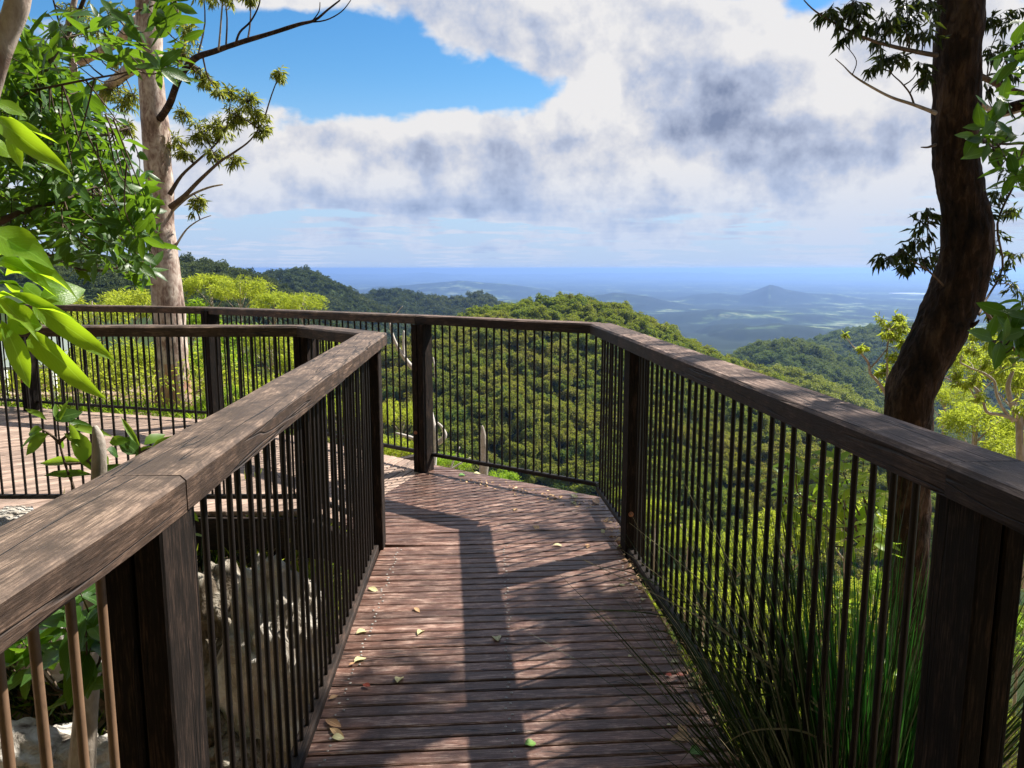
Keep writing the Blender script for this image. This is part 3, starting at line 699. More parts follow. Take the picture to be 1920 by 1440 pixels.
W2 = convex([E_ + V2(0, -.02), SI, C_, D_, P1 + V2(-.01, 0)])
WA = math.atan(.07); PITCH = .0672
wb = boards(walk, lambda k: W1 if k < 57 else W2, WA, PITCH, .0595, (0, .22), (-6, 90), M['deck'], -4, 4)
# screws: two per board over each joist
sc_ = MB()
def screw(x, y, r=.0042):
    b = len(sc_.v)
    for k in range(6): sc_.v.append(Vector((x + r * math.cos(k), y + r * math.sin(k), .0018)))
    sc_.v.append(Vector((x, y, .0042)))
    for k in range(6): sc_.f.append((b + k, b + (k + 1) % 6, b + 6)); sc_.m.append(0)
for k in range(8, 57):
    y0 = .22 + k * PITCH
    for xc in (-.555 - .014 * y0, .03 - .016 * y0, .74 - .048 * y0):
        for q in (.016, .042):
            xx = xc + random.uniform(-.014, .014); screw(xx, y0 + q + .07 * xx + random.uniform(-.003, .003), random.uniform(.0042, .0060))
so_ = sc_.obj('screw_head', M['screw'], walk); so_['kind'] = 'stuff'
SA = math.atan2(C_.y - SI.y, C_.x - SI.x)
secB = convex([SI, I_, B_, C_])
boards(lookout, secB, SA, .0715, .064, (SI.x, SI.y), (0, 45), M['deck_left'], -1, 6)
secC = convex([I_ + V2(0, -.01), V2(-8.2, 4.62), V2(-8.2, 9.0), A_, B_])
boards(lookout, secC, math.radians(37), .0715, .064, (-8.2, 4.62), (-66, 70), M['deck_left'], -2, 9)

def beam(name, a, b, w, z0, z1, mat, parent, zb=None, extra=.0):
    a = Vector(a); b = Vector(b); d = (b - a).normalized(); n = Vector((-d.y, d.x)) * w / 2
    poly = [a - d * extra - n, b + d * extra - n, b + d * extra + n, a - d * extra + n]
    return prism(name, poly, z0, z1, math.atan2(d.y, d.x), mat, parent, .006)
# framing under the boards
beam('edge_beam', (-8.2, 4.60), (-1.26, 4.60), .05, -.235, -.034, M['beam'], lookout)
beam('edge_beam', (-1.24, 4.57), (-.78, 4.12), .05, -.235, -.034, M['beam'], lookout)
beam('edge_beam', (-8.2, 6.3), (-1.4, 6.3), .06, -.235, -.034, M['beam'], lookout)
beam('edge_beam', (-2.86, 7.2), (-5.1, 7.9), .05, -.235, -.034, M['beam'], lookout)
beam('edge_beam', (-.72, 5.5), (-2.8, 7.16), .05, -.235, -.034, M['beam'], lookout)
for j in range(5): beam('joist', (-7.6 + 1.35 * j, 4.66), (-6.2 + 1.35 * j, 6.25), .045, -.18, -.034, M['beam'], lookout)
for (a, b) in (((-.60, -.6), (-.735, 4.0)), ((0.03, -.6), (-.04, 5.0)), ((.82, .2), (.60, 3.9))): beam('joist', a, b, .045, -.22, -.034, M['beam'], walk)
beam('edge_beam', (-.60, 5.42), (.48, 4.68), .05, -.22, -.034, M['beam'], walk)
for (x, y, zb) in ((-1.47, 4.66, -.55), (-3.4, 4.66, -.6), (-5.6, 4.66, -.6), (-2.9, 6.3, -.7), (-.9, 5.3, -2.2), (.45, 4.6, -2.6)):
    MB().box((0, 0, 0), .10, .10, -.24 - zb).obj('support_post', M['post'], lookout if x < -1 else walk, world=Matrix.Translation((x, y, (-.237 + zb) / 2)))
br = Vector((-1.52, 4.5, -.24)) - Vector((-2.0, 4.5, -.62))
MB().tube([(-2.12, 4.55, -.56), (-1.62, 4.55, -.25)], .05, 4).obj('brace', M['beam'], lookout)

# ------------------------------------------------------------------ fences
RT = 1.160; RB = 1.098
def rail_seg(name, a, b, w, pa, nb, parent, mat, zoff=(0, 0)):
    """timber top rail from a to b, ends cut to meet the neighbouring directions"""
    a = Vector(a); b = Vector(b); d = (b - a).normalized(); n = Vector((-d.y, d.x)); Ln = (b - a).length
    def mit(dirn, sgn):
        if dirn is None: return 0
        dd = Vector(dirn).normalized(); ang = math.atan2(d.x * dd.y - d.y * dd.x, d.dot(dd)); return math.tan(max(-1.3, min(1.3, ang / 2))) * sgn
    ma = mit(pa, 1); mb = mit(nb, -1)
    h = w / 2; ch = .009; H = RT - RB
    prof = [(-h, -H), (h, -H), (h, -ch), (h - ch, 0), (0, .001), (-h + ch, 0), (-h, -ch)]
    ns = max(2, int(Ln / .18)); V = []; Fc = []
    for i in range(ns + 1):
        t = i / ns; z = zoff[0] * (1 - t) + zoff[1] * t
        for (o, zz) in prof:
            x0 = -ma * -o if False else ma * o; x1 = Ln + mb * o
            x = x0 + (x1 - x0) * t
            jit = 0 if i in (0, ns) else random.uniform(-.0012, .0012)
            V.append((x, o + jit, zz + z + jit))
    k = len(prof)
    for i in range(ns):
        for j in range(k): q = (j + 1) % k; Fc.append((i * k + j, i * k + q, (i + 1) * k + q, (i + 1) * k + j)[::-1])
    Fc.append(tuple(range(k))); Fc.append(tuple(ns * k + j for j in range(k))[::-1])
    return mesh_obj(name, V, Fc, mat, parent, Matrix.Translation((a.x, a.y, RT)) @ Matrix.Rotation(math.atan2(d.y, d.x), 4, 'Z'))
_bars = {}
def baluster(x, y, z0, z1, parent, mat, r):
    key = (round(z1 - z0, 3), mat.name, r)
    if key not in _bars:
        mb = MB(); L_ = z1 - z0
        mb.tube([(0, 0, 0), (0, 0, L_ * .5), (0, 0, L_)], r, 8, cap=False); me = mb.obj('baluster', mat, smooth=True); _bars[key] = me.data; bpy.data.objects.remove(me)
    o = bpy.data.objects.new('baluster', _bars[key]); COL.objects.link(o)
    o.location = (x, y, z0); o.rotation_euler = (random.uniform(-.004, .004), random.uniform(-.004, .004), random.random() * 6); o.parent = parent
    return o
def post(x, y, ang, parent, z0=-.30, z1=RB - .001, w=.098, dpt=.128, bolt_side=-1, bz=.32):
    """two timbers bolted side by side"""
    h = (w - .005) / 2
    Wm = Matrix.Translation((x, y, 0)) @ Matrix.Rotation(ang, 4, 'Z')
    mb = MB(); ch = .004
    for s in (-1, 1):
        cx = s * (h / 2 + .0025)
        b = len(mb.v); a_, d_ = h / 2, dpt / 2
        for z in (z0, z1):
            for (px_, py_) in ((-a_ + ch, -d_), (a_ - ch, -d_), (a_, -d_ + ch), (a_, d_ - ch), (a_ - ch, d_), (-a_ + ch, d_), (-a_, d_ - ch), (-a_, -d_ + ch)): mb.v.append(Vector((cx + px_, py_, z)))
        for k in range(8): mb.f.append((b + k, b + (k + 1) % 8, b + 8 + (k + 1) % 8, b + 8 + k)); mb.m.append(0)
        mb.f.append(tuple(b + 8 + k for k in range(8))); mb.m.append(0); mb.f.append(tuple(b + k for k in range(8))[::-1]); mb.m.append(0)
    p = mb.obj('post', M['post'], parent, world=Wm)
    bo = MB(); bx = -.024
    yb = bolt_side * (dpt / 2)
    bo.tube([(bx, yb, bz), (bx, yb + bolt_side * .003, bz)], .014, 12); bo.tube([(bx, yb + bolt_side * .003, bz), (bx, yb + bolt_side * .011, bz)], .0095, 6); bo.tube([(bx, yb + bolt_side * .011, bz), (bx, yb + bolt_side * .018, bz)], .005, 8)
    q = bo.obj('bolt', M['bolt']); q.parent = p
    return p
def fence(name, label, pts, posts, rail_mats, styles, zo, group, width=.15):
    """pts: rail corners; styles: per segment (bottom rail z, spacing, bar material, radius, thickness)"""
    f = empty(name, (0, 0, 0), label, 'fence', group)
    pts = [Vector(p) for p in pts]; n = len(pts)
    for i in range(n - 1):
        a, b = pts[i], pts[i + 1]; d = (b - a).normalized()
        pa = (a - pts[i - 1]) if i > 0 else None; nb = (pts[i + 2] - b) if i < n - 2 else None
        rail_seg('top_rail', a + d * (.0012 if i else 0), b - d * (.0012 if nb is not None else 0), width, (pa if pa is None else pa), nb, f, rail_mats[i], (zo[i], zo[i + 1]))
        bz, sp, bm, r, th = styles[i]
        L_ = (b - a).length; z0 = zo[i]; z1 = zo[i + 1]
        br_ = beam('bottom_rail', a, b, .030 if th < .03 else .045, bz - th, bz, M['bar'] if th < .03 else M['beam'], f, extra=-.004)
        br_.location.z += (z0 + z1) / 2
        if abs(z1 - z0) > 1e-4: br_.rotation_euler.rotate_axis('Y', -math.atan((z1 - z0) / L_))
        m = int(L_ / sp)
        for k in range(m + 1):
            t = (k + .5) * sp
            if t > L_ - sp * .3: break
            q = a + d * t
            if any((q - Vector(pp[:2])).length < .085 for pp in posts): continue
            zz = z0 + (z1 - z0) * t / L_
            baluster(q.x, q.y, round(bz + .001, 3), RB + .004, f, bm, r).location.z += zz
    for pp in posts: post(pp[0], pp[1], pp[2], f, **(pp[3] if len(pp) > 3 else {}))
    return f
ST = (.135, .0725, M['bar'], .0078, .026)
outer_pts = [(.95, -.6), (.845, 1.33), (.625, 4.0), (.555, 4.80), (-.66, 5.66), (-2.90, 7.42), (-5.14, 8.10), (-8.6, 9.15)]
PA = math.atan2(5.66 - 4.8, -.66 - .555) + PI
fence('outer_fence', 'dark timber and steel bar fence along the outer valley side of the walkway and lookout',
      outer_pts, [(.836, 1.32, .05, dict(w=.084)), (.645, 3.96, .08, dict(bz=.22)), (-.66, 5.60, PA + .12, dict(bz=.30)), (-2.90, 7.38, -.55), (-5.12, 8.06, -.3), (-7.6, 8.8, -.3)],
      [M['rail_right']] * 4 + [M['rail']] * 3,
      [(.034, .079, M['bar'], .0078, .05), (.034, .079, M['bar'], .0078, .05), (.11, .079, M['bar'], .0075, .026), (.135, .0665, M['bar'], .0075, .026), ST, ST, ST],
      [0, 0, 0, 0, 0, -.03, -.03, -.03], 'fences lining the walkway and lookout')
inner_pts = [(-.60, -.7), (-.617, 1.235), (-.745, 4.09), (-1.245, 4.62), (-3.3, 4.62), (-8.6, 4.62)]
fence('inner_fence', 'weathered timber and rusty bar fence on the left of the walkway',
      inner_pts, [(-.592, 1.20, .03), (-.745, 4.02, .05), (-1.25, 4.66, -.4), (-5.2, 4.66, 0)],
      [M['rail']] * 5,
      [(.034, .076, M['bar_rust'], .0068, .05), (.034, .079, M['bar'], .0070, .05), (.11, .070, M['bar'], .0075, .026), (.11, .0725, M['bar'], .0075, .026), (.11, .0725, M['bar'], .0075, .026)],
      [0, 0, 0, 0, 0, 0], 'fences lining the walkway and lookout')

# ------------------------------------------------------------------ plants: builders
def unit(v): v = Vector(v); return v.normalized() if v.length > 1e-9 else Vector((0, 0, 1))
def rdir(): return unit((random.gauss(0, 1), random.gauss(0, 1), random.gauss(0, 1)))
class Crown:
    """gathers twigs (MB) and leaves"""
    def __init__(s): s.mb = MB(); s.p = []; s.d = []; s.s = []
    def twig(s, a, b, r0, r1, nleaf, ls, droop=.4, spread=.8, sag=.0, start=.25, sides=4):
        a = Vector(a); b = Vector(b); m = (a + b) / 2 + rdir() * (b - a).length * .10 + Vector((0, 0, sag))
        path = smooth_path([a, m, b], None, 3); s.mb.tube(path, [r0 + (r1 - r0) * i / (len(path) - 1) for i in range(len(path))], sides, cap=False)
        td = unit(b - a)
        for k in range(nleaf):
            t = start + (1 - start) * random.random(); i = min(int(t * (len(path) - 1)), len(path) - 2); f = t * (len(path) - 1) - i
            s.p.append(path[i] * (1 - f) + path[i + 1] * f); s.d.append(td * .5 + rdir() * spread + Vector((0, 0, -droop))); s.s.append(ls * random.uniform(.65, 1.25))
    def cluster(s, root, c, r, ntw, nl, ls, droop=.4, limb=.006, flat=.7):
        root = Vector(root); c = Vector(c)
        if (c - root).length > .02: s.twig(root, c, limb, limb * .5, 0, ls, sides=5)
        for k in range(ntw):
            d = rdir(); d.z *= flat; e = c + d * r * random.uniform(.55, 1.1)
            s.twig(c + rdir() * r * .15, e, limb * .4, limb * .15, nl, ls, droop)
    def build(s, name, tpl, mat, parent, twigmat='twig', uv=False, wide=None):
        if not s.p: return s.mb.obj(name, M[twigmat], parent)
        data = scatter(tpl, [tuple(x) for x in s.p], [tuple(x) for x in s.d], s.s)
        o = leaves_obj(name, [data], mat, parent, uv=uv, extra=s.mb, mats=[mat, M[twigmat]])
        return o
def nearest(path, c):
    return min(path, key=lambda q: (Vector(q) - Vector(c)).length + max(0, q.z - c.z) * .5)

# ---- left gum tree beyond the lookout fence
def trunk_px(name, spec, D, mat, parent, sides=16, lump=.10, extra=None, seed=0, n=6):
    """spec: (px, py, width px[, D])"""
    pts = [P(q[0], q[1], q[3] if len(q) > 3 else D) for q in spec]
    rad = [q[2] / 2 / F * (q[3] if len(q) > 3 else D) for q in spec]
    path, rr = smooth_path(pts, rad, n)
    mb = MB(); mb.tube(path, rr, sides, lump=lump, seed=seed)
    return mb, path
DG = 9.4
gum = empty('gum_tree', P(328, 790, DG), 'tall pale gum tree with smooth patchy bark behind the lookout fence', 'tree')
spec = [(326, 815, 84), (328, 775, 70), (326, 720, 62), (322, 650, 58), (318, 600, 56), (310, 500, 52), (302, 420, 46), (300, 350, 46), (292, 260, 50), (288, 200, 44), (282, 130, 42), (280, 60, 44), (278, 0, 42), (272, -120, 36), (262, -300, 26), (255, -480, 14)]
mb, gpath = trunk_px('trunk', spec, DG, None, None, 18, .12, n=7)
tr = mb.obj('trunk', [M['bark_pale'], M['bark_base']], gum, True)
zc = P(328, 690, DG).z
for p_ in tr.data.polygons:
    c = p_.center
    if c.z < zc + .12 * math.sin(c.x * 30) + .25 * mnoise.noise(Vector((c.x * 9, c.y * 9, c.z * 3))): p_.material_index = 1
def limb(pxs, D, parent, mat, name='branch', sides=7, n=4, lump=.08):
    mb, path = trunk_px(name, pxs, D, None, None, sides, lump, n=n); mb.obj(name, M[mat], parent, True); return path
b1 = limb([(300, 222, 14, 9.3), (318, 195, 13, 9.0), (335, 150, 12, 8.6), (362, 112, 12, 8.2), (400, 97, 10, 7.9), (450, 80, 9, 7.7), (510, 62, 8, 7.5), (560, 46, 7, 7.4), (590, 38, 5, 7.4), (615, 18, 3.5, 7.4), (638, 0, 2.5, 7.4)], DG, gum, 'bark_dark')
limb([(410, 94, 4, 7.8), (413, 60, 3.4, 7.8), (416, 20, 3, 7.8), (420, -20, 2.5, 7.8)], DG, gum, 'twig_pale')
limb([(442, 82, 4.5, 7.7), (450, 60, 4, 7.7), (470, 40, 3.2, 7.7), (486, 8, 2.6, 7.7), (490, -30, 2, 7.7)], DG, gum, 'bark_dark')
limb([(575, 42, 3, 7.4), (610, 38, 2.4, 7.4), (640, 22, 2, 7.4), (658, 0, 1.5, 7.4)], DG, gum, 'bark_dark')
limb([(585, 40, 2.5, 7.4), (598, 22, 2, 7.4), (600, 4, 1.5, 7.4)], DG, gum, 'bark_dark')
b2 = limb([(320, 388, 12, 9.3), (345, 368, 9, 9.2), (372, 340, 7, 9.1), (410, 305, 5, 9.0), (440, 285, 4, 9.0), (470, 262, 3, 9.0), (495, 225, 2, 9.0)], DG, gum, 'twig')
b3 = limb([(318, 365, 9, 9.3), (340, 330, 6, 9.3), (372, 300, 4.5, 9.3), (405, 270, 3.5, 9.3), (425, 240, 3, 9.3)], DG, gum, 'twig')
b4 = limb([(322, 395, 8, 9.4), (355, 368, 5, 9.4), (390, 352, 4, 9.4), (418, 346, 2.5, 9.4)], DG, gum, 'twig_pale')
b5 = limb([(330, 460, 5, 9.4), (350, 430, 3, 9.4), (375, 412, 2, 9.4), (396, 404, 1.5, 9.4)], DG, gum, 'twig_pale')
b6 = limb([(272, 112, 26, 9.6), (250, 125, 24, 9.9), (225, 145, 20, 10.2), (200, 168, 18, 10.5), (185, 200, 14, 10.8)], DG, gum, 'bark_pale')
b7 = limb([(282, 60, 24, 9.6), (255, 40, 20, 9.9), (225, 75, 17, 10.2), (190, 95, 16, 10.4), (150, 118, 14, 10.6)], DG, gum, 'bark_pale')
b8 = limb([(140, 150, 14, 10.6), (135, 100, 13, 10.6), (128, 55, 12, 10.6), (140, 0, 10, 10.6), (150, -60, 8, 10.6)], DG, gum, 'bark_pale')
cw = Crown()
for (x, y, r, D_, path, nt_) in [(380, 250, 26, 9.3, b3, 16), (410, 238, 24, 9.3, b3, 16), (350, 290, 18, 9.3, b3, 8), (440, 215, 24, 9.0, b2, 14), (462, 190, 20, 9.0, b2, 12), (480, 215, 20, 9.0, b2, 12), (490, 245, 14, 9.0, b2, 8), (400, 285, 18, 9.1, b2, 9), (440, 300, 14, 9.1, b2, 7), (345, 215, 16, 9.3, b3, 7),
                              (525, 137, 13, 9.0, b2, 9), (430, 175, 13, 9.0, b3, 6), (372, 372, 12, 9.4, b4, 6), (365, 390, 13, 9.4, b5, 6), (330, 265, 16, 9.4, b3, 7),
                              (355, 60, 22, 9.0, b1, 12), (340, 95, 22, 8.8, b1, 12), (390, 150, 16, 8.4, b1, 8), (375, 130, 18, 8.4, b1, 8), (410, 175, 10, 8.2, b1, 5), (470, -10, 14, 7.8, b1, 7), (420, -15, 22, 7.8, b1, 9), (380, -20, 26, 8.2, b1, 10),
                              (205, 170, 24, 10.4, b6, 14), (235, 190, 20, 10.2, b6, 12), (170, 190, 26, 10.6, b6, 14), (225, 110, 20, 10.2, b7, 10), (180, 60, 28, 10.5, b8, 12), (120, 60, 28, 10.6, b8, 12), (150, 20, 28, 10.6, b8, 12), (210, 30, 24, 10.4, b7, 10), (250, 180, 18, 10.1, b6, 8), (100, 130, 28, 10.7, b8, 12), (240, 240, 16, 10.2, b6, 8)]:
    c = P(x, y, D_); cw.cluster(nearest(path, c), c, r / F * D_ * 1.15, int(nt_ * 1.9), 10, .085, .6, .010, .9)
for k in range(26):      # the crown above the picture
    c = P(280 + random.uniform(-330, 330), random.uniform(-620, -90), 9.4 + random.uniform(-1.5, 1.5)); cw.cluster(nearest(gpath, c), c, .28, 9, 9, .10, .5, .014)
cw.build('crown', GUM, M['leaf_gum'], gum)

# ---- right dark tree
DR = 3.7
dark = empty('leaning_tree', P(1706, 1440, DR), 'dark rough-barked tree with curving trunk just outside the right fence', 'tree')
spec = [(1696, 1720, 78), (1700, 1440, 74), (1704, 1200, 70), (1706, 1000, 72), (1706, 880, 76), (1704, 800, 84), (1706, 740, 88), (1726, 690, 90), (1752, 640, 94), (1780, 580, 92), (1802, 520, 88), (1812, 470, 86), (1812, 430, 84), (1806, 380, 76), (1796, 320, 74), (1791, 260, 78), (1791, 200, 80), (1794, 120, 78), (1800, 40, 76), (1802, 0, 72), (1806, -150, 64), (1830, -400, 52), (1870, -700, 38), (1900, -1000, 22)]
mb, dpath = trunk_px('trunk', spec, DR, None, None, 72, .13, n=26, seed=3)
mb.obj('trunk', M['bark_dark'], dark, True)
r1 = limb([(1756, 104, 9, 3.6), (1717, 97, 8, 3.5), (1669, 86, 6.5, 3.4), (1624, 72, 5, 3.3), (1575, 49, 4, 3.3), (1530, 22, 3, 3.3), (1507, 0, 2, 3.3)], DR, dark, 'twig')
r2 = limb([(1754, 212, 8, 3.6), (1712, 196, 6, 3.5), (1670, 182, 5, 3.5), (1625, 158, 4, 3.4), (1598, 140, 3, 3.4), (1582, 124, 2, 3.4), (1566, 110, 1.5, 3.4)], DR, dark, 'twig_pale')
limb([(1598, 140, 2, 3.4), (1606, 115, 1.6, 3.4), (1590, 90, 1.4, 3.4), (1570, 70, 1, 3.4)], DR, dark, 'twig')
r3 = limb([(1714, 196, 4, 3.5), (1706, 175, 3, 3.5), (1690, 155, 2.6, 3.5), (1672, 138, 2, 3.5), (1664, 120, 1.5, 3.5)], DR, dark, 'twig')
limb([(1754, 271, 6, 3.6), (1740, 276, 4, 3.55), (1727, 276, 2, 3.5)], DR, dark, 'twig')
r4 = limb([(1790, 560, 5, 3.7), (1758, 524, 4, 3.6), (1730, 500, 3, 3.5), (1700, 486, 2.4, 3.5), (1668, 480, 2, 3.5), (1645, 498, 1.2, 3.5)], DR, dark, 'twig')
r5 = limb([(1824, 135, 10, 3.8), (1850, 148, 10, 3.9), (1885, 165, 10, 3.9), (1925, 176, 9, 3.9)], DR, dark, 'twig')
r6 = limb([(1824, 180, 9, 3.8), (1856, 206, 9, 3.9), (1880, 215, 9, 4.0), (1930, 200, 8, 4.0)], DR, dark, 'twig_pale')
r7 = limb([(1830, 560, 7, 3.8), (1860, 600, 6, 4.0), (1890, 640, 5, 4.1), (1930, 690, 5, 4.1)], DR, dark, 'twig')
r8 = limb([(1900, 350, 4, 4.3), (1870, 420, 4, 4.3), (1880, 500, 4, 4.3), (1850, 560, 4, 4.2), (1835, 590, 5, 4.0)], DR, dark, 'twig')
limb([(1832, 232, 16, 3.8), (1850, 222, 20, 3.7), (1884, 205, 18, 3.6), (1940, 190, 18, 3.5)], DR, dark, 'bark_dark')
limb([(1822, 610, 12, 3.62), (1830, 606, 7, 3.6), (1836, 600, 3, 3.6)], DR, dark, 'bark_dark')
cw = Crown()
for (x, y, r, D_, path, nt_) in [(1560, 20, 34, 3.3, r1, 9), (1590, 60, 26, 3.3, r1, 7), (1620, 30, 40, 3.3, r1, 10), (1660, 30, 42, 3.4, r1, 11), (1700, 40, 42, 3.5, r1, 11), (1735, 60, 34, 3.5, r1, 9), (1650, 75, 24, 3.4, r1, 6), (1700, 10, 40, 3.5, r1, 10), (1600, 0, 36, 3.3, r1, 9), (1740, 20, 30, 3.6, r1, 8),
                              (1640, 122, 16, 3.4, r3, 5), (1665, 108, 20, 3.5, r3, 7), (1690, 112, 18, 3.5, r3, 6), (1738, 145, 20, 3.6, r3, 8), (1728, 120, 16, 3.6, r3, 5),
                              (1660, 485, 22, 3.5, r4, 7), (1690, 470, 24, 3.5, r4, 8), (1720, 450, 26, 3.6, r4, 9), (1738, 420, 24, 3.7, r4, 8), (1740, 395, 18, 3.7, r4, 6), (1730, 485, 20, 3.6, r4, 7), (1705, 500, 16, 3.6, r4, 5), (1765, 480, 20, 3.9, r4, 7),
                              (1850, 40, 34, 3.9, r5, 9), (1890, 30, 36, 3.9, r5, 10), (1860, 100, 26, 3.9, r5, 7), (1900, 90, 34, 4.0, r5, 9), (1850, 160, 20, 4.0, r6, 5), (1880, 140, 26, 4.0, r6, 7),
                              (1870, 360, 28, 4.3, r8, 8), (1900, 330, 30, 4.3, r8, 8), (1850, 400, 20, 4.3, r8, 6), (1900, 400, 30, 4.3, r8, 8), (1870, 450, 28, 4.3, r8, 8), (1900, 480, 30, 4.3, r8, 8), (1865, 520, 26, 4.3, r8, 7), (1905, 540, 26, 4.3, r8, 7), (1845, 470, 16, 4.2, r8, 5), (1860, 585, 18, 4.1, r8, 5)]:
    c = P(x, y, D_); cw.cluster(nearest(path, c), c, r / F * D_, nt_, 6, .052, .75, .0035, .8)
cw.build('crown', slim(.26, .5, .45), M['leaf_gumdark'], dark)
# its crown overhead, out of the picture: this is what shades the walkway
oc = Crown()
L1 = MB(); hub = P(1830, -400, DR)
for (x, y, z) in [(3.4, 2.2, 5.2), (3.0, 4.2, 5.6), (4.0, 3.6, 6.0), (2.6, 2.9, 4.8), (3.9, 1.5, 5.4), (3.2, .9, 5.0), (4.8, 4.6, 6.4)]:
    pth, rr_ = smooth_path([hub, (hub + Vector((x, y, z))) / 2 + Vector((0, 0, .35)), Vector((x, y, z))], [.055, .035, .014], 5); L1.tube(pth, rr_, 8)
    L1v = pth[-1]
oc.mb = L1
def over(xd, yd, h, r, ntw, nl=8, ls=.10):
    """foliage whose shade falls at (xd, yd) on the boards"""
    c = Vector((xd + SUNV.x / SUNV.z * h, yd + SUNV.y / SUNV.z * h, h)); root = min([Vector((3.4, 2.2, 5.2)), Vector((3.0, 4.2, 5.6)), Vector((4.0, 3.6, 6.0)), Vector((2.6, 2.9, 4.8)), Vector((3.9, 1.5, 5.4)), Vector((3.2, .9, 5.0)), Vector((4.8, 4.6, 6.4))], key=lambda q: (q - c).length)
    oc.cluster(root, c, r, ntw, nl, ls, .4, .008, .6)
gaps = [(.12, 2.50, .06), (-.55, 2.85, .06), (-.05, 1.9, .05), (-.62, 3.2, .1)]
n_o = 0
for k in range(6000):
    xd = random.uniform(-.75, 1.5); yd = random.uniform(-1.6, 4.9)
    edge = 3.12 + .10 * math.sin(xd * 6) + (.22 if xd > .1 else 0)
    if yd > edge and not (xd > .12 and yd > 4.05 and random.random() < .55): continue
    if any((xd - gx) ** 2 + (yd - gy) ** 2 < (gr + .17) ** 2 for gx, gy, gr in gaps): continue
    if xd < -.55 and random.random() < .75: continue
    if -.36 < xd < .08 and yd > .2 and random.random() < .86: continue
    over(xd, yd, random.uniform(4.4, 6.8), random.uniform(.18, .28), 6, 8, .12); n_o += 1
    if n_o > 330: break
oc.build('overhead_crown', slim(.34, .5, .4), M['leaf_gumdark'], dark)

# ---- broad-leaved foliage
def leaf_protos(name, mat, tpl, n=6):
    out = []
    for i in range(n):
        v, f, r, u = scatter(tpl, [(0, 0, 0)], [(1, 0, 0)], [1], roll=0); r[:] = (i + .5) / n
        v = v.copy(); v[:, 2] += .03 * np.sin(v[:, 0] * (5 + i)) + v[:, 0] ** 2 * random.uniform(-.12, .12); v[:, 1] += v[:, 0] ** 2 * random.uniform(-.07, .07)
        o = leaves_obj(name, [(v, f, r, u)], mat, uv=True, link=False); out.append(o.data)
    return out
PB = leaf_protos('leaf', M['leaf_near'], LEAF_BIG); PM = leaf_protos('leaf', M['leaf_mid'], LEAF_MED); PS_ = leaf_protos('leaf', M['leaf_shrub'], LEAF_MED)
def leaf_part(protos, base, tip, parent, wide=1.0, up=(0, 0, 1), roll=.3, name='leaf', idx=None):
    base = Vector(base); d = Vector(tip) - base; ln = d.length; d.normalize()
    up = unit(Vector(up) + rdir() * roll); y = up.cross(d).normalized(); z = d.cross(y)
    o = bpy.data.objects.new(name, protos[random.randrange(len(protos)) if idx is None else idx]); COL.objects.link(o)
    o.matrix_world = Matrix.Translation(base) @ Matrix((d, y, z)).transposed().to_4x4() @ Matrix.Diagonal((ln, ln * wide, ln, 1))
    if parent is not None: par(o, parent)
    return o
def rosette(c, axis, n, ln, sink, open_=1.0, jit=.25):
    """ring of leaves round a shoot tip; sink(base, tip, up)"""
    axis = unit(axis); a = axis.orthogonal().normalized(); b = axis.cross(a); ph = random.random() * 6
    for k in range(n):
        t = ph + k * 2.4; l = ln * random.uniform(.6, 1.15)
        d = unit(a * math.cos(t) + b * math.sin(t) + axis * (1.0 - open_ * random.uniform(.5, 1.1)) + rdir() * jit)
        sink(c - axis * .012 * k, c - axis * .012 * k + d * l, unit(axis + Vector((0, 0, .6))))
def shoots(tree, crown, near, far_d, far_s, far_up):
    pass
def broadleaf(name, label, cat, centres, roots, ln, protos, mat, loc, max_parts=300, nleaf=(6, 9), twr=.004, tpl=LEAF_MED, twigmat='twig', group=None, wide=1.0, axis=None):
    """centres: shoot tips; roots: points twigs spring from"""
    t = empty(name, loc, label, cat, group); mb = MB(); parts = []; 
    for c in centres:
        c = Vector(c); r = min(roots, key=lambda q: (Vector(q) - c).length + random.random() * .15) if roots else c
        if (c - Vector(r)).length > .32: r = c + (Vector(r) - c).normalized() * .3 + rdir() * .05
        m = (Vector(r) + c) / 2 + rdir() * (c - Vector(r)).length * .12 - Vector((0, 0, .03))
        mb.tube(smooth_path([Vector(r), m, c], None, 3), [twr * (1.3 - .9 * i / 6) for i in range(7)], 5, cap=False)
        ax = axis if axis is not None else unit((c - Vector(r)) + Vector((0, 0, .15)) + rdir() * .2)
        rosette(c, ax, random.randint(*nleaf), ln, lambda b, e, u: parts.append((b, e, u)))
    parts.sort(key=lambda q: (q[0] - Vector((0, 0, EYE))).length / (q[1] - q[0]).length)
    for (b, e, u) in parts[:max_parts]: leaf_part(protos, b, e, t, wide, u, .35)
    rest = parts[max_parts:]
    if rest:
        d = scatter(tpl, [tuple(q[0]) for q in rest], [tuple(q[1] - q[0]) for q in rest], [(q[1] - q[0]).length for q in rest], up=np.array([tuple(q[2]) for q in rest]), roll=.35)
        o = leaves_obj('foliage', [d], mat, t, uv=True); o['kind'] = 'stuff'
    if mb.v: mb.obj('twigs', M[twigmat], t, True)['kind'] = 'stuff'
    return t
def inpoly(x, y, poly):
    c = False; j = len(poly) - 1
    for i in range(len(poly)):
        if (poly[i][1] > y) != (poly[j][1] > y) and x < (poly[j][0] - poly[i][0]) * (y - poly[i][1]) / (poly[j][1] - poly[i][1]) + poly[i][0]: c = not c
        j = i
    return c
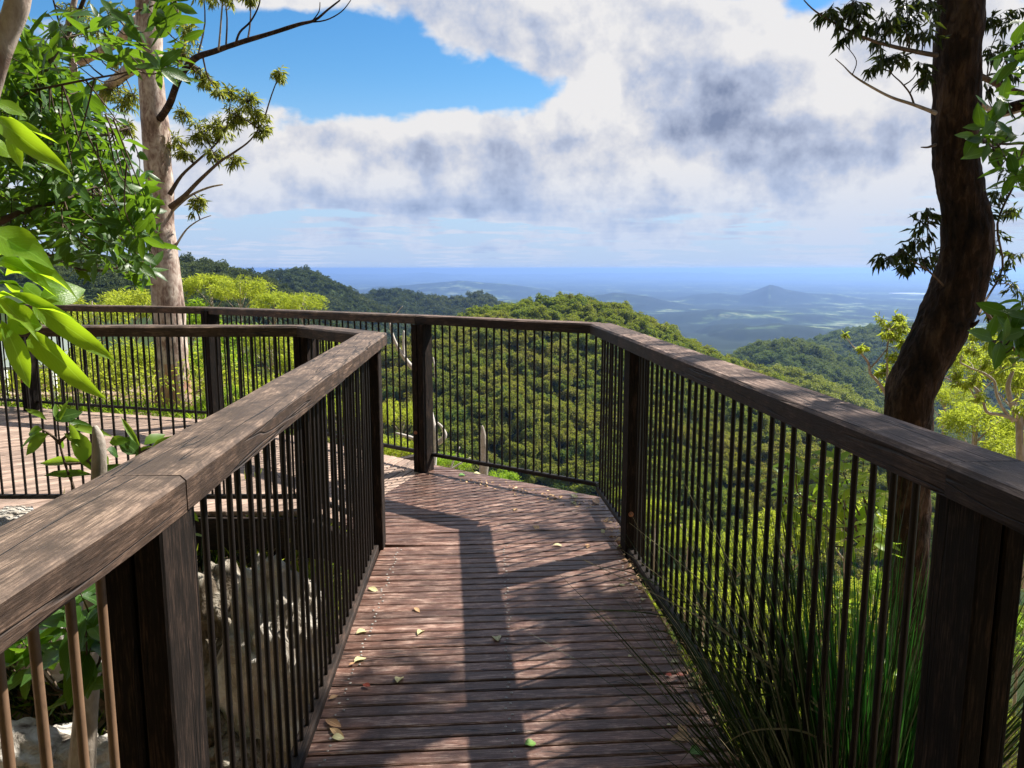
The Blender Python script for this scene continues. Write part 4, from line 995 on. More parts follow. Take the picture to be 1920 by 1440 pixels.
# big leafy tree on the left
lt_roots = []
lt_specs = []
for spec in ([(-60, 440, 16, 3.0), (0, 415, 14, 3.0), (50, 395, 11, 3.0), (120, 375, 7, 3.1), (180, 350, 4, 3.2)], [(-60, 330, 12, 2.8), (30, 250, 10, 2.9), (70, 160, 9, 3.0), (115, 80, 9, 3.0), (140, 40, 8, 3.0), (165, -20, 6, 3.0)],
             [(40, 260, 7, 3.0), (120, 280, 6, 3.2), (190, 255, 4, 3.3), (240, 240, 3, 3.4)], [(-40, 470, 8, 3.2), (60, 465, 6, 3.2), (150, 505, 4, 3.3), (230, 500, 3, 3.4), (290, 480, 2, 3.4)], [(60, 170, 5, 2.8), (160, 150, 4, 2.7), (240, 135, 3, 2.6), (300, 115, 2.5, 2.5), (350, 100, 2, 2.5)],
             [(120, 80, 4, 2.8), (190, 38, 3.5, 2.7), (260, 20, 3, 2.6), (340, -10, 2.5, 2.5)], [(100, 0, 3, 2.8), (115, 55, 3, 2.9), (130, 75, 3, 3.0)], [(-60, 380, 12, 3.6), (60, 360, 9, 3.8), (160, 400, 6, 3.9), (250, 440, 4, 4.0)]):
    pts = [P(a, b, d) for a, b, w, d in spec]; rr_ = [w / 2 / F * d for a, b, w, d in spec]; p_, q_ = smooth_path(pts, rr_, 5); lt_specs.append((p_, q_)); lt_roots += p_
poly = [(-60, 70), (60, 60), (95, 120), (150, 140), (235, 215), (262, 270), (250, 320), (285, 390), (305, 440), (300, 500), (240, 520), (180, 490), (120, 505), (60, 470), (-60, 430)]
cs = []
while len(cs) < 330:
    x = random.uniform(-60, 310); y = random.uniform(55, 520)
    if inpoly(x, y, poly):
        if y > 440 and random.random() < .35: continue
        cs.append(P(x, y, random.uniform(2.7, 4.1)))
for (x, y) in ((185, 25), (215, 60), (235, 92), (270, 60), (285, 95), (300, 130), (320, 95), (338, 120), (262, 15), (300, 20), (325, 10), (350, 85), (205, 20), (150, 25), (60, 75), (95, 60), (130, 110), (60, 35), (90, 25), (170, 60)): cs.append(P(x, y, random.uniform(2.4, 2.8)))
lt = broadleaf('broadleaf_tree', 'dense dark green broadleaf tree filling the upper left of the view', 'tree', cs, lt_roots, .098, PM, M['leaf_mid'], (-3.4, 3.0, -1.0), 300, twr=.0025)
for p_, q_ in lt_specs: MB().tube(p_, q_, 8, lump=.1).obj('branch', M['twig'], lt, True)
mbt = MB(); pts, rr_ = smooth_path([Vector((-3.4, 3.2, -1.2)), Vector((-3.1, 3.1, .4)), P(-200, 440, 3.0), P(-60, 440, 3.0)], [.09, .07, .04, .02], 5); mbt.tube(pts, rr_, 9, lump=.1); mbt.obj('trunk', M['bark_dark'], lt, True)
# pale stem at the top left corner
st = empty('pale_tree', P(-60, 300, 2.2), 'smooth pinkish pale stem leaning through the top left corner', 'tree')
mb, pth = trunk_px('trunk', [(-260, 1300, 60, 2.3), (-140, 600, 52, 2.3), (-60, 300, 44, 2.25), (-10, 130, 38, 2.2), (14, 60, 38, 2.2), (32, 10, 40, 2.2), (45, -60, 34, 2.2)], 2.2, None, None, 14, .1); mb.obj('trunk', M['bark_pale'], st, True)

# bright leaves close on the left
nb_ = empty('near_branch', P(-60, 620, 1.35), 'bright backlit long-leaved branch reaching in from the left edge', 'branch')
def leaf_px(protos, b, t, w, D, parent, dz=0.0, idx=None, roll=.25, tilt=(0, -.45, .9)):
    B0 = P(b[0], b[1], D); T0 = P(t[0], t[1], D + dz); ln = (T0 - B0).length
    return leaf_part(protos, B0, T0, parent, (w / F * D) / (ln * .34) , tilt, roll, idx=idx)
stems = MB()
for (b, t, w, dz, tl) in [((62, 566), (196, 670), 40, -.05, (0, -.8, .5)), ((60, 622), (150, 735), 46, -.1, (0, -.9, .35)), ((2, 600), (70, 738), 36, .02, (.6, -.7, .2)), ((14, 592), (72, 606), 56, .0, (0, -.9, .3)),
                          ((0, 478), (140, 480), 28, -.12, (0, -.3, 1)), ((-20, 440), (68, 448), 62, -.1, (0, -.6, .8)), ((-8, 500), (80, 504), 30, .05, (0, -.4, .9)), ((10, 517), (112, 508), 20, -.1, (0, -.3, 1)),
                          ((74, 566), (168, 530), 52, .05, (0, -.9, .4)), ((-4, 560), (124, 546), 18, -.08, (0, -.4, .9)), ((24, 512), (125, 528), 22, .0, (0, -.5, .8)), ((45, 534), (77, 566), 34, .05, (0, -.9, .3)), ((6, 526), (36, 542), 30, .05, (0, -.9, .3)),
                          ((-4, 562), (54, 586), 26, -.1, (0, -.6, .7)), ((34, 610), (90, 606), 30, .04, (0, -.9, .3)), ((-20, 610), (16, 640), 34, .0, (0, -.8, .5)), ((-30, 545), (10, 585), 40, .0, (0, -.8, .5)), ((-10, 495), (50, 480), 24, -.1, (0, -.5, .8)),
                          ((-10, 222), (92, 294), 38, -.1, (0, -.8, .5)), ((14, 252), (46, 314), 24, .0, (.3, -.9, .3)), ((-10, 192), (50, 208), 26, .0, (0, -.6, .8)), ((0, 226), (114, 241), 9, .0, (0, -.3, .9)), ((-20, 255), (12, 300), 30, .05, (0, -.9, .4)), ((40, 232), (72, 262), 18, .05, (0, -.8, .5))]:
    leaf_px(PB, b, t, w, 1.30, nb_, dz, tilt=tl)
for (pp, r0) in (([(-120, 660), (-30, 600), (20, 575), (62, 566)], .0035), ([(-60, 620), (10, 612), (60, 622)], .002), ([(-110, 560), (-40, 540), (20, 530), (74, 566)], .003), ([(-110, 520), (-20, 500), (10, 517)], .0025), ([(-90, 470), (-20, 478), (0, 478)], .002), ([(-120, 240), (-40, 226), (14, 240), (40, 232)], .003)):
    q = smooth_path([P(a, b, 1.32) for a, b in pp], None, 4); stems.tube(q, [r0 * (1 - .5 * i / len(q)) for i in range(len(q))], 6)
stems.obj('stem', M['leaf_shrub'], nb_, True)
# leafy sapling behind the left rail
sap = empty('sapling', Vector((-1.45, 2.6, -1.2)), 'broad-leaved sapling beside a broken brown stake behind the left rail', 'sapling')
DS = 2.6
for (b, t, w) in [((88, 788), (42, 757), 12), ((102, 789), (152, 765), 28), ((90, 812), (40, 852), 28), ((80, 806), (43, 812), 22), ((95, 815), (17, 833), 18), ((120, 788), (178, 797), 13), ((125, 800), (212, 808), 15), ((140, 805), (176, 892), 34),
                  ((160, 866), (52, 862), 18), ((175, 890), (65, 883), 16), ((175, 893), (228, 862), 18), ((178, 845), (215, 868), 18), ((150, 830), (128, 795), 14), ((120, 812), (152, 832), 11), ((108, 790), (100, 752), 10), ((112, 790), (122, 748), 9),
                  ((262, 852), (218, 818), 34), ((262, 836), (222, 778), 11), ((270, 834), (310, 806), 22), ((285, 838), (336, 814), 15), ((252, 858), (292, 836), 24), ((205, 830), (238, 820), 20), ((200, 842), (228, 852), 22), ((150, 870), (178, 835), 16), ((258, 834), (240, 800), 12), ((118, 822), (112, 850), 9)]:
    leaf_px(PS_ if random.random() < .5 else PM, b, t, w, DS, sap, random.uniform(-.06, .06), tilt=(.2, -.75, .65))
sm = MB()
for pp in ([(190, 1200), (150, 960), (122, 870), (112, 830), (108, 790)], [(122, 870), (160, 866), (178, 845)], [(113, 832), (95, 815), (80, 806)], [(112, 828), (140, 805)], [(190, 1100), (176, 892), (160, 866)], [(240, 1100), (258, 900), (262, 852), (262, 836)], [(262, 850), (285, 838)]):
    q = smooth_path([P(a, b, DS) for a, b in pp], None, 4); sm.tube(q, [.006 * (1 - .6 * i / len(q)) for i in range(len(q))], 6)
sm.obj('stem', M['twig'], sap, True)
stk = empty('stake', P(186, 1000, 2.45), 'broken pointed brown stake among the sapling leaves', 'stake')
mb, _ = trunk_px('s', [(150, 1500, 52, 2.4), (172, 1200, 40, 2.42), (183, 1000, 32, 2.45), (186, 880, 28, 2.45), (185, 830, 25, 2.45), (180, 806, 14, 2.45), (178, 798, 5, 2.45)], 2.45, None, None, 9, .12); mb.obj('timber', M['twig_pale'], stk, True)
# low broad-leaved plant seen under the left rail
cs = [P(x, y, d) for x, y, d in ((150, 1110, 1.95), (118, 1160, 2.0), (160, 1160, 1.9), (130, 1215, 1.95), (170, 1215, 1.95), (95, 1200, 2.1), (35, 1195, 2.1), (60, 1230, 2.0), (150, 1260, 2.0), (10, 1240, 2.0))]
broadleaf('broadleaf_shrub', 'dark glossy shrub seen between the bars under the left handrail', 'shrub', cs, [P(120, 1330, 2.1), P(150, 1290, 2.05)], .15, PM, M['leaf_mid'], (-1.3, 2.0, -1.2), 300, (5, 8), .004, wide=1.25)
cs = [P(x, y, d) for x, y, d in ((352, 955, 2.2), (350, 990, 2.2))]
broadleaf('seedling', 'small green seedling beside the near left post', 'seedling', cs, [P(330, 1200, 2.3)], .07, PS_, M['leaf_shrub'], P(330, 1300, 2.3), 300, (3, 5), .002)
# right edge: broad leaves
rr0 = []
rb = []
for spec in ([(2000, 60, 6, 2.3), (1930, 95, 4, 2.3), (1900, 110, 3, 2.3)], [(2020, 300, 8, 2.3), (1940, 270, 6, 2.3), (1880, 270, 4, 2.3), (1845, 260, 3, 2.3)], [(2040, 560, 8, 2.2), (1960, 600, 6, 2.3), (1900, 630, 5, 2.3), (1860, 640, 3, 2.3)], [(2000, 200, 6, 2.3), (1940, 205, 4, 2.3), (1915, 210, 3, 2.3)], [(2000, 420, 6, 2.3), (1930, 330, 4, 2.3), (1915, 310, 3, 2.3)]):
    p_, q_ = smooth_path([P(a, b, d) for a, b, w, d in spec], [w / 2 / F * d for a, b, w, d in spec], 4); rb.append((p_, q_)); rr0 += p_
cs = [P(x, y, 2.3 + random.uniform(-.15, .15)) for x, y in ((1905, 85), (1880, 95), (1915, 140), (1890, 190), (1925, 180), (1850, 235), (1870, 225), (1895, 250), (1860, 265), (1905, 280), (1925, 250), (1885, 300), (1920, 320), (1905, 330), (1870, 610), (1890, 590), (1905, 620), (1880, 640), (1925, 600), (1915, 560), (1930, 640), (1900, 650), (1940, 540), (1935, 110), (1940, 40))]
rbt = broadleaf('broadleaf_branch', 'dark glossy broad leaves hanging in at the right edge', 'branch', cs, rr0, .085, PM, M['leaf_mid'], P(2040, 400, 2.3), 300, (4, 7), .003, wide=1.25)
for p_, q_ in rb: MB().tube(p_, q_, 6).obj('branch', M['twig'], rbt, True)
# leafy shrub growing up outside the right fence
cs = []
pol = [(1440, 900), (1480, 850), (1560, 840), (1640, 860), (1665, 950), (1660, 1080), (1600, 1010), (1500, 1000), (1440, 980)]
while len(cs) < 46:
    x = random.uniform(1430, 1670); y = random.uniform(840, 1100)
    if inpoly(x, y, pol): cs.append(P(x, y, random.uniform(3.1, 3.9)))
for k in range(16): cs.append(P(random.uniform(1560, 1680), random.uniform(1080, 1300), random.uniform(3.2, 3.8)))
broadleaf('leafy_shrub', 'fresh green broad-leaved shrub outside the right fence beside the dark trunk', 'shrub', cs, [P(1560, 1150, 3.5), P(1600, 1250, 3.5), P(1520, 1080, 3.5), P(1620, 1020, 3.5)], .10, PS_, M['leaf_shrub'], P(1570, 1700, 3.5), 300, (6, 9), .004)

# ---- bushy young gums and saplings (each one its own thing)
bush_data = []
for i in range(5):
    o = crown_mesh('crown', M['leaf_bush'] if i < 3 else M['leaf_shrub'], 30 + 3 * i, 110, (.046, .052, .040, .045, .05)[i], 20 + i, 1.0, slim(.24, .5, .45), False, 1.1, .68)
    t = MB(); t.tube([(0, 0, -.9), (.02, .01, -.2), (.0, .02, .4), (.03, 0, .8)], [.025, .02, .014, .006], 6)
    for k in range(6):
        a = k * 1.9; t.tube([(.01, .01, .15 + .07 * k), (.16 * math.cos(a), .16 * math.sin(a), .35 + .07 * k), (.30 * math.cos(a), .30 * math.sin(a), .52 + .06 * k)], [.012, .008, .003], 4)
    tm = t.obj('trunk', M['twig_pale'], smooth=True); td_ = tm.data; bpy.data.objects.remove(tm)
    bush_data.append((o.data, td_))
BUSH_LABELS = {}
def bush(px, py, D, rpx, kind, label, group, name='gum_sapling', cat='bush', sz=1.0):
    s = 2 * rpx / F * D; c = P(px, py, D); e = empty(name, c - Vector((0, 0, .62 * s)), label, cat, group)
    for n_, dd in (('crown', bush_data[kind][0]), ('trunk', bush_data[kind][1])):
        o = bpy.data.objects.new(n_, dd); COL.objects.link(o); o.parent = e
    e.scale = (s, s, s * sz); e.rotation_euler = (0, 0, random.random() * 6.28)
    return e
gl = 'bushes beyond the lookout fence'; gr = 'bushes on the slope outside the right fence'
LB = [(395, 545, 15, 54, 1, 'yellow-green sapling crown touching the right side of the pale gum trunk'), (452, 550, 14, 58, 0, 'tallest rounded yellow-green sapling right of the pale gum trunk'), (515, 575, 13.5, 48, 1, 'yellow-green sapling crown below the dark left ridge'), (568, 572, 13, 46, 2, 'last yellow-green sapling crown standing above the outer handrail'),
      (170, 592, 13, 76, 0, 'yellow sapling crown above the handrail left of the pale gum'), (248, 580, 14, 66, 1, 'yellow sapling touching the left side of the pale gum trunk'), (90, 605, 13, 62, 2, 'yellow sapling behind the pale sign'), (360, 600, 14.5, 60, 4, 'greener sapling close behind the pale gum trunk'),
      (120, 690, 11.5, 80, 2, 'low yellow bush behind the fence below the pale sign'), (200, 680, 11.2, 84, 0, 'low yellow bush behind the fence midway to the pale gum'), (262, 690, 11.4, 70, 1, 'low yellow bush behind the bars just left of the gum base'), (20, 705, 11, 66, 1, 'low yellow bush at the left edge behind the fence'),
      (400, 680, 10.8, 70, 4, 'green bush behind the fence post right of the pale gum'), (452, 640, 11.5, 70, 3, 'bright green bush seen through bars right of the fence post'), (510, 650, 11.2, 66, 0, 'yellow-green bush between two posts of the lookout fence'), (430, 750, 9.6, 60, 3, 'low green bush at the deck edge right of the gum base'),
      (500, 740, 9.8, 64, 0, 'low yellow-green bush behind the near handrail post'), (570, 690, 10.8, 60, 1, 'yellow-green bush seen behind the end of the near handrail'), (620, 660, 12, 46, 2, 'small yellow-green bush on the slope behind the rail end'), (560, 780, 9, 50, 3, 'green bush low behind the crossing bars'),
      (750, 780, 11, 50, 0, 'yellow-green bush showing between the two central posts'), (740, 850, 9.5, 56, 1, 'low yellow-green bush at the foot of the central post'), (640, 770, 10, 60, 0, 'yellow-green bush behind the leaning bars'),
      (845, 870, 14, 42, 3, 'small green crown with pale twigs right of the central post'), (330, 745, 11.5, 60, 4, 'green bush directly behind the base of the pale gum')]
for q in LB: bush(q[0], q[1], q[2], q[3], q[4], q[5], gl)
RBL = [(1840, 690, 8.5, 78, 0, 'yellow-green sapling crown right of the dark trunk'), (1905, 720, 8.2, 80, 1, 'yellow-green sapling crown at the right edge above the handrail'), (1775, 745, 9, 56, 2, 'small yellow-green crown against the dark trunk'), (1830, 800, 7.4, 80, 1, 'broad yellow-green crown just above the right handrail'), (1910, 850, 7, 80, 0, 'yellow-green crown above the near end of the right handrail'),
       (1480, 1010, 13, 90, 0, 'bright sapling behind the top of the leafy shrub'), (1590, 990, 11, 90, 1, 'bright sapling between leafy shrub and dark trunk'), (1380, 1040, 16, 76, 2, 'bright sapling left of the leafy shrub'), (1290, 1010, 19, 56, 0, 'yellow crown low behind the middle right post'), (1320, 1110, 15, 76, 1, 'golden crown low through the right fence bars'),
       (1430, 1150, 12, 90, 0, 'bright crown behind the dark tussock'), (1540, 1150, 10, 96, 2, 'bright crown behind the top of the green tussock'), (1640, 1130, 9, 90, 0, 'bright crown left of the dark trunk foot'), (1250, 1130, 18, 60, 2, 'yellow crown low beside the bolted right post'), (1230, 960, 24, 40, 1, 'small far yellow crown beside the right post'),
       (1350, 1260, 11, 90, 1, 'bright crown low behind the tussock blades'), (1480, 1300, 9, 110, 0, 'bright bush behind the base of the tussock'), (1610, 1300, 7.6, 110, 1, 'bright bush behind the green tussock fan'), (1720, 1100, 8, 100, 3, 'green bush behind the dark trunk'), (1740, 1330, 7, 110, 0, 'bright bush low behind the near right post'),
       (1900, 1020, 6.2, 80, 3, 'green bush at the right edge below the handrail'), (1915, 1200, 5.6, 90, 4, 'green bush low at the right edge outside the near post'), (1900, 1400, 5.4, 100, 0, 'yellow-green bush in the bottom right corner'), (1180, 930, 26, 34, 2, 'pale yellow crown at the fence corner'), (1130, 960, 26, 40, 0, 'pale crown just past the fence corner bars'),
       (1010, 930, 30, 34, 3, 'small green crown rising above the middle of the far fence base'), (940, 905, 30, 40, 4, 'green crown above the base of the far fence'), (1400, 1400, 9, 90, 2, 'bright bush at the bottom behind the tussock')]
for q in RBL: bush(q[0], q[1], q[2], q[3], q[4], q[5], gr)

# ---- young gum with a pale forked stem left of the dark tree
yg = empty('young_gum', P(1668, 1100, 7.0), 'slender young gum with pale forked stem and yellow-green leaf clumps left of the dark trunk', 'tree')
paths = []
for sp_ in ([(1700, 1000, 9), (1680, 800, 8), (1664, 745, 7), (1645, 715, 6), (1632, 700, 5.5), (1628, 680, 4.5), (1612, 660, 3.5), (1600, 650, 2.5)], [(1630, 692, 4), (1645, 676, 3), (1655, 664, 2.5), (1662, 655, 2)], [(1660, 735, 5), (1664, 700, 4), (1663, 660, 3.5), (1668, 620, 3)], [(1600, 650, 2), (1592, 640, 1.5), (1586, 632, 1.2)]):
    paths += limb([(a, b, w, 7.0) for a, b, w in sp_], 7.0, yg, 'twig_pale', sides=6)
cw = Crown()
for (x, y, r, n_) in [(1684, 595, 15, 16), (1670, 612, 18, 20), (1692, 612, 14, 16), (1652, 598, 10, 9), (1680, 630, 18, 22), (1694, 640, 12, 12), (1664, 626, 12, 12), (1586, 626, 7, 7), (1615, 652, 8, 9), (1624, 650, 6, 6), (1676, 668, 15, 16), (1690, 676, 12, 12), (1660, 690, 16, 16), (1650, 700, 12, 12), (1676, 700, 12, 10), (1662, 722, 13, 12), (1690, 650, 10, 10), (1720, 615, 8, 6), (1722, 630, 6, 5)]:
    c = P(x, y, 7.0 + random.uniform(-.15, .15)); cw.cluster(nearest(paths, c), c, r / F * 7.0 * .9, n_, 9, .048, .45, .004, .9)
cw.build('crown', slim(.24, .5, .45), M['leaf_bush'], yg, 'twig_pale')
# open-crowned gum at the right edge with pale twisting boughs
og = empty('open_gum', P(1905, 1000, 6.4), 'open-crowned gum with pale twisting boughs at the right edge', 'tree'); paths = []
for sp_ in ([(1915, 1100, 18), (1912, 810, 14), (1906, 780, 13), (1890, 730, 9), (1900, 690, 6), (1908, 640, 4)], [(1908, 788, 8), (1880, 778, 7), (1850, 772, 6), (1842, 745, 5), (1825, 725, 4.5), (1795, 718, 4), (1772, 708, 3)], [(1900, 790, 7), (1880, 765, 6), (1868, 738, 5), (1864, 715, 5), (1845, 700, 4.5), (1820, 690, 3.5), (1800, 680, 3)],
            [(1916, 800, 7), (1925, 760, 6), (1930, 700, 5), (1925, 640, 4)]):
    paths += limb([(a, b, w, 6.4) for a, b, w in sp_], 6.4, og, 'twig_pale', sides=7)
cw = Crown()
for (x, y, r, n_) in [(1830, 625, 18, 14), (1860, 640, 22, 18), (1820, 655, 20, 16), (1895, 660, 24, 18), (1850, 680, 18, 12), (1880, 690, 20, 14), (1800, 672, 16, 12), (1790, 700, 14, 10), (1920, 700, 22, 16), (1830, 710, 16, 10), (1900, 725, 18, 12), (1860, 612, 14, 9), (1800, 720, 18, 12), (1840, 742, 14, 9), (1915, 760, 18, 12)]:
    c = P(x, y, 6.4 + random.uniform(-.3, .3)); cw.cluster(nearest(paths, c), c, r / F * 6.4, n_, 9, .052, .5, .004, .9)
cw.build('crown', slim(.22, .5, .45), M['leaf_bush'], og, 'twig_pale')

# ---- bleached dead branches beyond the central post, and the broken stump
db = empty('dead_branch', P(800, 760, 7.6), 'bleached bare dead branch rising beyond the central fence post', 'dead branch')
for sp_ in ([(800, 1010, 12), (815, 840, 12), (812, 800, 12), (796, 730, 10), (780, 698, 9), (762, 676, 8), (745, 650, 6.5), (735, 625, 5), (730, 600, 3)], [(757, 668, 5), (756, 640, 4), (757, 620, 3)], [(806, 835, 12), (825, 828, 11), (834, 815, 9), (828, 800, 5), (820, 792, 3)], [(800, 845, 10), (780, 825, 8), (760, 817, 6), (742, 812, 4)], [(818, 720, 4), (815, 690, 3), (812, 670, 2)], [(845, 880, 4), (865, 868, 3), (882, 858, 2)], [(840, 895, 4), (850, 865, 3), (862, 838, 2)], [(730, 600, 2), (745, 585, 1.5), (755, 574, 1.3)]):
    limb([(a, b, w, 7.6) for a, b, w in sp_], 7.6, db, 'dead', sides=8)
ds = empty('broken_trunk', P(908, 1000, 22), 'broken grey-brown dead trunk seen through the far fence bars', 'dead trunk')
mb, _ = trunk_px('t', [(906, 1100, 26, 22), (908, 900, 18, 22), (908, 850, 15, 22), (906, 815, 10, 22), (904, 798, 3, 22)], 22, None, None, 9, .3); mb.obj('trunk', M['twig_pale'], ds, True)

# ---- pale information board beyond the lookout fence, left
sg = empty('information_board', P(60, 740, 9.6), 'pale grey-green sloping information board on legs behind the left fence', 'sign')
c0, c1 = P(-60, 690, 9.3), P(118, 682, 9.3); up_ = Vector((0, .35, .36)); th = Vector((0, -.03, -.02))
def slab(name, a, b, u, t, mat, parent):
    v = [a, b, b + u, a + u]; v += [p + t for p in v]
    return mesh_obj(name, v, [(0, 1, 2, 3), (7, 6, 5, 4), (0, 4, 5, 1), (1, 5, 6, 2), (2, 6, 7, 3), (3, 7, 4, 0)], mat, parent)
mp_, nt, N, L, B = newmat('pale_panel'); B.inputs['Base Color'].default_value = (.50, .58, .52, 1); B.inputs['Roughness'].default_value = .35
md_, nt, N, L, B = newmat('dark_print'); B.inputs['Base Color'].default_value = (.06, .08, .075, 1)
mw_, nt, N, L, B = newmat('white_edge'); B.inputs['Base Color'].default_value = (.72, .74, .72, 1)
slab('panel', c0, c1, up_, th, mp_, sg)
e_ = (c1 - c0).normalized()
slab('edge_strip', c0 - Vector((0, .035, .045)), c1 - Vector((0, .035, .045)), Vector((0, .0, .04)), Vector((0, .025, 0)), mw_, sg)
a = c0 + (c1 - c0) * .70 + up_ * .12 - th * .08; slab('printed_picture', a, a + e_ * .13, up_ * .35, th * -.05, md_, sg)
for x in (-40, 8, 100): a = P(x, 690, 9.55); MB().tube([a, a - Vector((.03, 0, .95))], .035, 8).obj('leg', mw_, sg, True)

# ---- rocks, bank, litter under the decks
def rock(name, c, size, label, mat, seed, group=None, flat=1.0, rough=.35):
    bm = bmesh.new(); bmesh.ops.create_icosphere(bm, subdivisions=5, radius=1)
    for v in bm.verts:
        p = v.co.copy(); s = Vector((seed * 7.3, seed * 3.1, seed))
        f = 1 + rough * mnoise.noise(p * 1.3 + s) + rough * .5 * mnoise.noise(p * 3.1 + s) + rough * .28 * mnoise.noise(p * 7 + s) + rough * .14 * mnoise.noise(p * 16 + s)
        k = mnoise.cell_vector(p * 1.9 + s + Vector([mnoise.noise(p * 2 + s)] * 3))
        v.co = p * (f + .10 * (k.x - .5)); v.co.z = v.co.z * flat
        v.co = Vector((v.co.x * size[0], v.co.y * size[1], v.co.z * size[2]))
    me = bpy.data.meshes.new(name); bm.to_mesh(me); bm.free(); me.materials.append(mat)
    for p in me.polygons: p.use_smooth = True
    o = bpy.data.objects.new(name, me); COL.objects.link(o); o.location = c; o.rotation_euler = (0, 0, seed); return tag(o, label, 'rock', group)
gk = 'rocks on the bank below the lookout deck'
rock('rock', P(520, 1290, 3.75), (.24, .30, .62), 'large pale pitted boulder behind the bars left of the walkway', M['rock'], 1, gk)
rock('rock', P(430, 1260, 3.95), (.26, .26, .52), 'dark mossy boulder face left of the pale pitted boulder', M['rock_dark'], 2, gk)
rock('rock', P(408, 1090, 4.9), (.16, .20, .22), 'bright white rock under the diagonal brace', M['rock'], 3, gk)
rock('rock', P(440, 1040, 5.4), (.20, .18, .16), 'pale rock further back under the lookout beam', M['rock'], 4, gk)
rock('rock', P(350, 1010, 5.0), (.14, .16, .14), 'sunlit rock behind the near left post', M['rock'], 5, gk)
rock('rock', P(60, 1430, 3.6), (.42, .26, .16), 'pale flat rock in the bottom left corner', M['rock'], 6, gk)
rock('rock', P(180, 1440, 3.4), (.22, .16, .14), 'pale rock left of the black post at the bottom', M['rock'], 7, gk)
rock('rock', P(20, 985, 4.35), (.26, .12, .08), 'pale rock just under the lookout beam at the left edge', M['rock'], 8, gk)
rock('rock', P(120, 1180, 4.1), (.34, .22, .26), 'pale rock behind the dark glossy shrub', M['rock'], 9, gk)
rock('rock', P(440, 1420, 3.5), (.14, .14, .10), 'small grey rock at the foot of the mossy boulder', M['rock_dark'], 10, gk)
rock('rock', P(395, 1370, 3.6), (.10, .10, .10), 'small brown stone at the bottom beside the near post', M['rock_dark'], 11, gk)
rock('rock', P(560, 1150, 4.0), (.10, .16, .20), 'pale rock shoulder behind the right end of the bars', M['rock'], 12, gk)
# leaf litter and grass on the bank
def on_ground(x, y): return ground_z(x, y)
n = 5200; x = rng.uniform(-4.2, -.95, n); y = rng.uniform(2.2, 6.0, n); z = on_ground(x, y) + .012 + rng.uniform(0, .02, n)
d = rng.normal(0, 1, (n, 3)); d[:, 2] *= .25
o = leaves_obj('leaf_litter', [scatter(slim(.34, .4, .2), np.stack([x, y, z], -1), d, rng.uniform(.03, .075, n), roll=.4)], M['litter']); tag(o, kind='stuff')
def grass(name, cx, cy, sx, sy, n, h, mat, zf=on_ground, kind='stuff', lean=.5):
    x = rng.normal(cx, sx, n); y = rng.normal(cy, sy, n); z = zf(x, y)
    d = rng.normal(0, lean, (n, 3)); d[:, 2] = 1
    T = slim(.035, .4, .35)
    return tag(leaves_obj(name, [scatter(T, np.stack([x, y, z], -1), d, rng.uniform(.4, 1.2, n) * h, roll=1)], mat), kind=kind)
grass('grass', -2.5, 4.2, .45, .28, 1500, .24, M['blade'])
grass('grass', -3.2, 4.1, .5, .3, 900, .22, M['leaf_shrub'])
grass('dry_grass', -2.2, 4.1, .7, .3, 900, .20, M['blade_dry'])
grass('grass', -1.45, 3.75, .12, .15, 220, .22, M['leaf_shrub'])
grass('grass', -1.6, 5.4, .5, .4, 1200, .20, M['leaf_shrub'])
grass('grass', -5.0, 8.9, 2.2, .35, 5000, .16, M['leaf_shrub'])
grass('grass', -1.2, 6.2, .7, .35, 2500, .22, M['leaf_shrub'])
def undergrowth(name, xr, yr, n, hmax, mat, ls, seed=0):
    x = rng.uniform(*xr, n); y = rng.uniform(*yr, n); cl = np.clip(fbm(x * 1.1 + seed, y * 1.1, 60, 3) + .45, 0.05, 1)
    z = ground_z(x, y) + rng.random(n) ** .6 * hmax * cl
    d = rng.normal(0, 1, (n, 3)); d[:, 2] -= .2
    return tag(leaves_obj(name, [scatter(slim(.28, .5, .4), np.stack([x, y, z], -1), d, rng.uniform(.6, 1.2, n) * ls, roll=.8)], mat), kind='stuff')
undergrowth('undergrowth', (-11, -1.2), (8.7, 13.5), 26000, .9, M['leaf_bush'], .075)
undergrowth('undergrowth', (1.0, 9), (3.4, 15), 26000, 1.3, M['leaf_bush'], .08, 5)
undergrowth('undergrowth', (-3.0, .6), (6.4, 10), 10000, .6, M['leaf_shrub'], .06, 9)
gx = grass('undergrowth', -.9, 5.6, .8, .6, 2600, .35, M['leaf_bush'])
for q in [(560, 1040, 6.0, 50, 3, 'green bush under the lookout deck right of its support post'), (660, 1100, 6.2, 60, 4, 'green bush seen low through the bars beside the walkway'), (460, 1030, 6.6, 40, 4, 'small green bush beneath the deck left of its support post'), (660, 1200, 5.4, 60, 0, 'yellow-green bush low beneath the walkway edge')]:
    bush(q[0], q[1], q[2], q[3], q[4], q[5], 'bushes under the lookout deck', 'bush')

# ---- tussocks growing up through the right fence
def arc(mb, base, d, ln, droop, w0, n=7):
    """one thin blade as a folded strip"""
    p = Vector(base); d = unit(d); side = d.cross(Vector((0, 0, 1))); side = side.normalized() if side.length > .05 else Vector((1, 0, 0))
    ang = random.random() * 6.28; side = (Matrix.Rotation(ang, 3, d) @ side); st = ln / n; b = len(mb.v)
    for i in range(n + 1):
        w = w0 * (1 - (i / n) ** 1.6) + .0003
        mb.v += [p - side * w, p + side * w]
        if i < n: mb.f.append((b + 2 * i, b + 2 * i + 1, b + 2 * i + 3, b + 2 * i + 2)); mb.m.append(0)
        p = p + d * st; d = unit(d + Vector((0, 0, -droop / n)) + rdir() * .015)
def mb_leaf(name, mb, mat, parent):
    v = np.array([tuple(p) for p in mb.v]); f = np.array(mb.f); r = np.repeat(rng.random(len(v) // 16 + 1), 16)[:len(v)]
    return leaves_obj(name, [(v, f, r, np.zeros((len(v), 2)))], mat, parent)
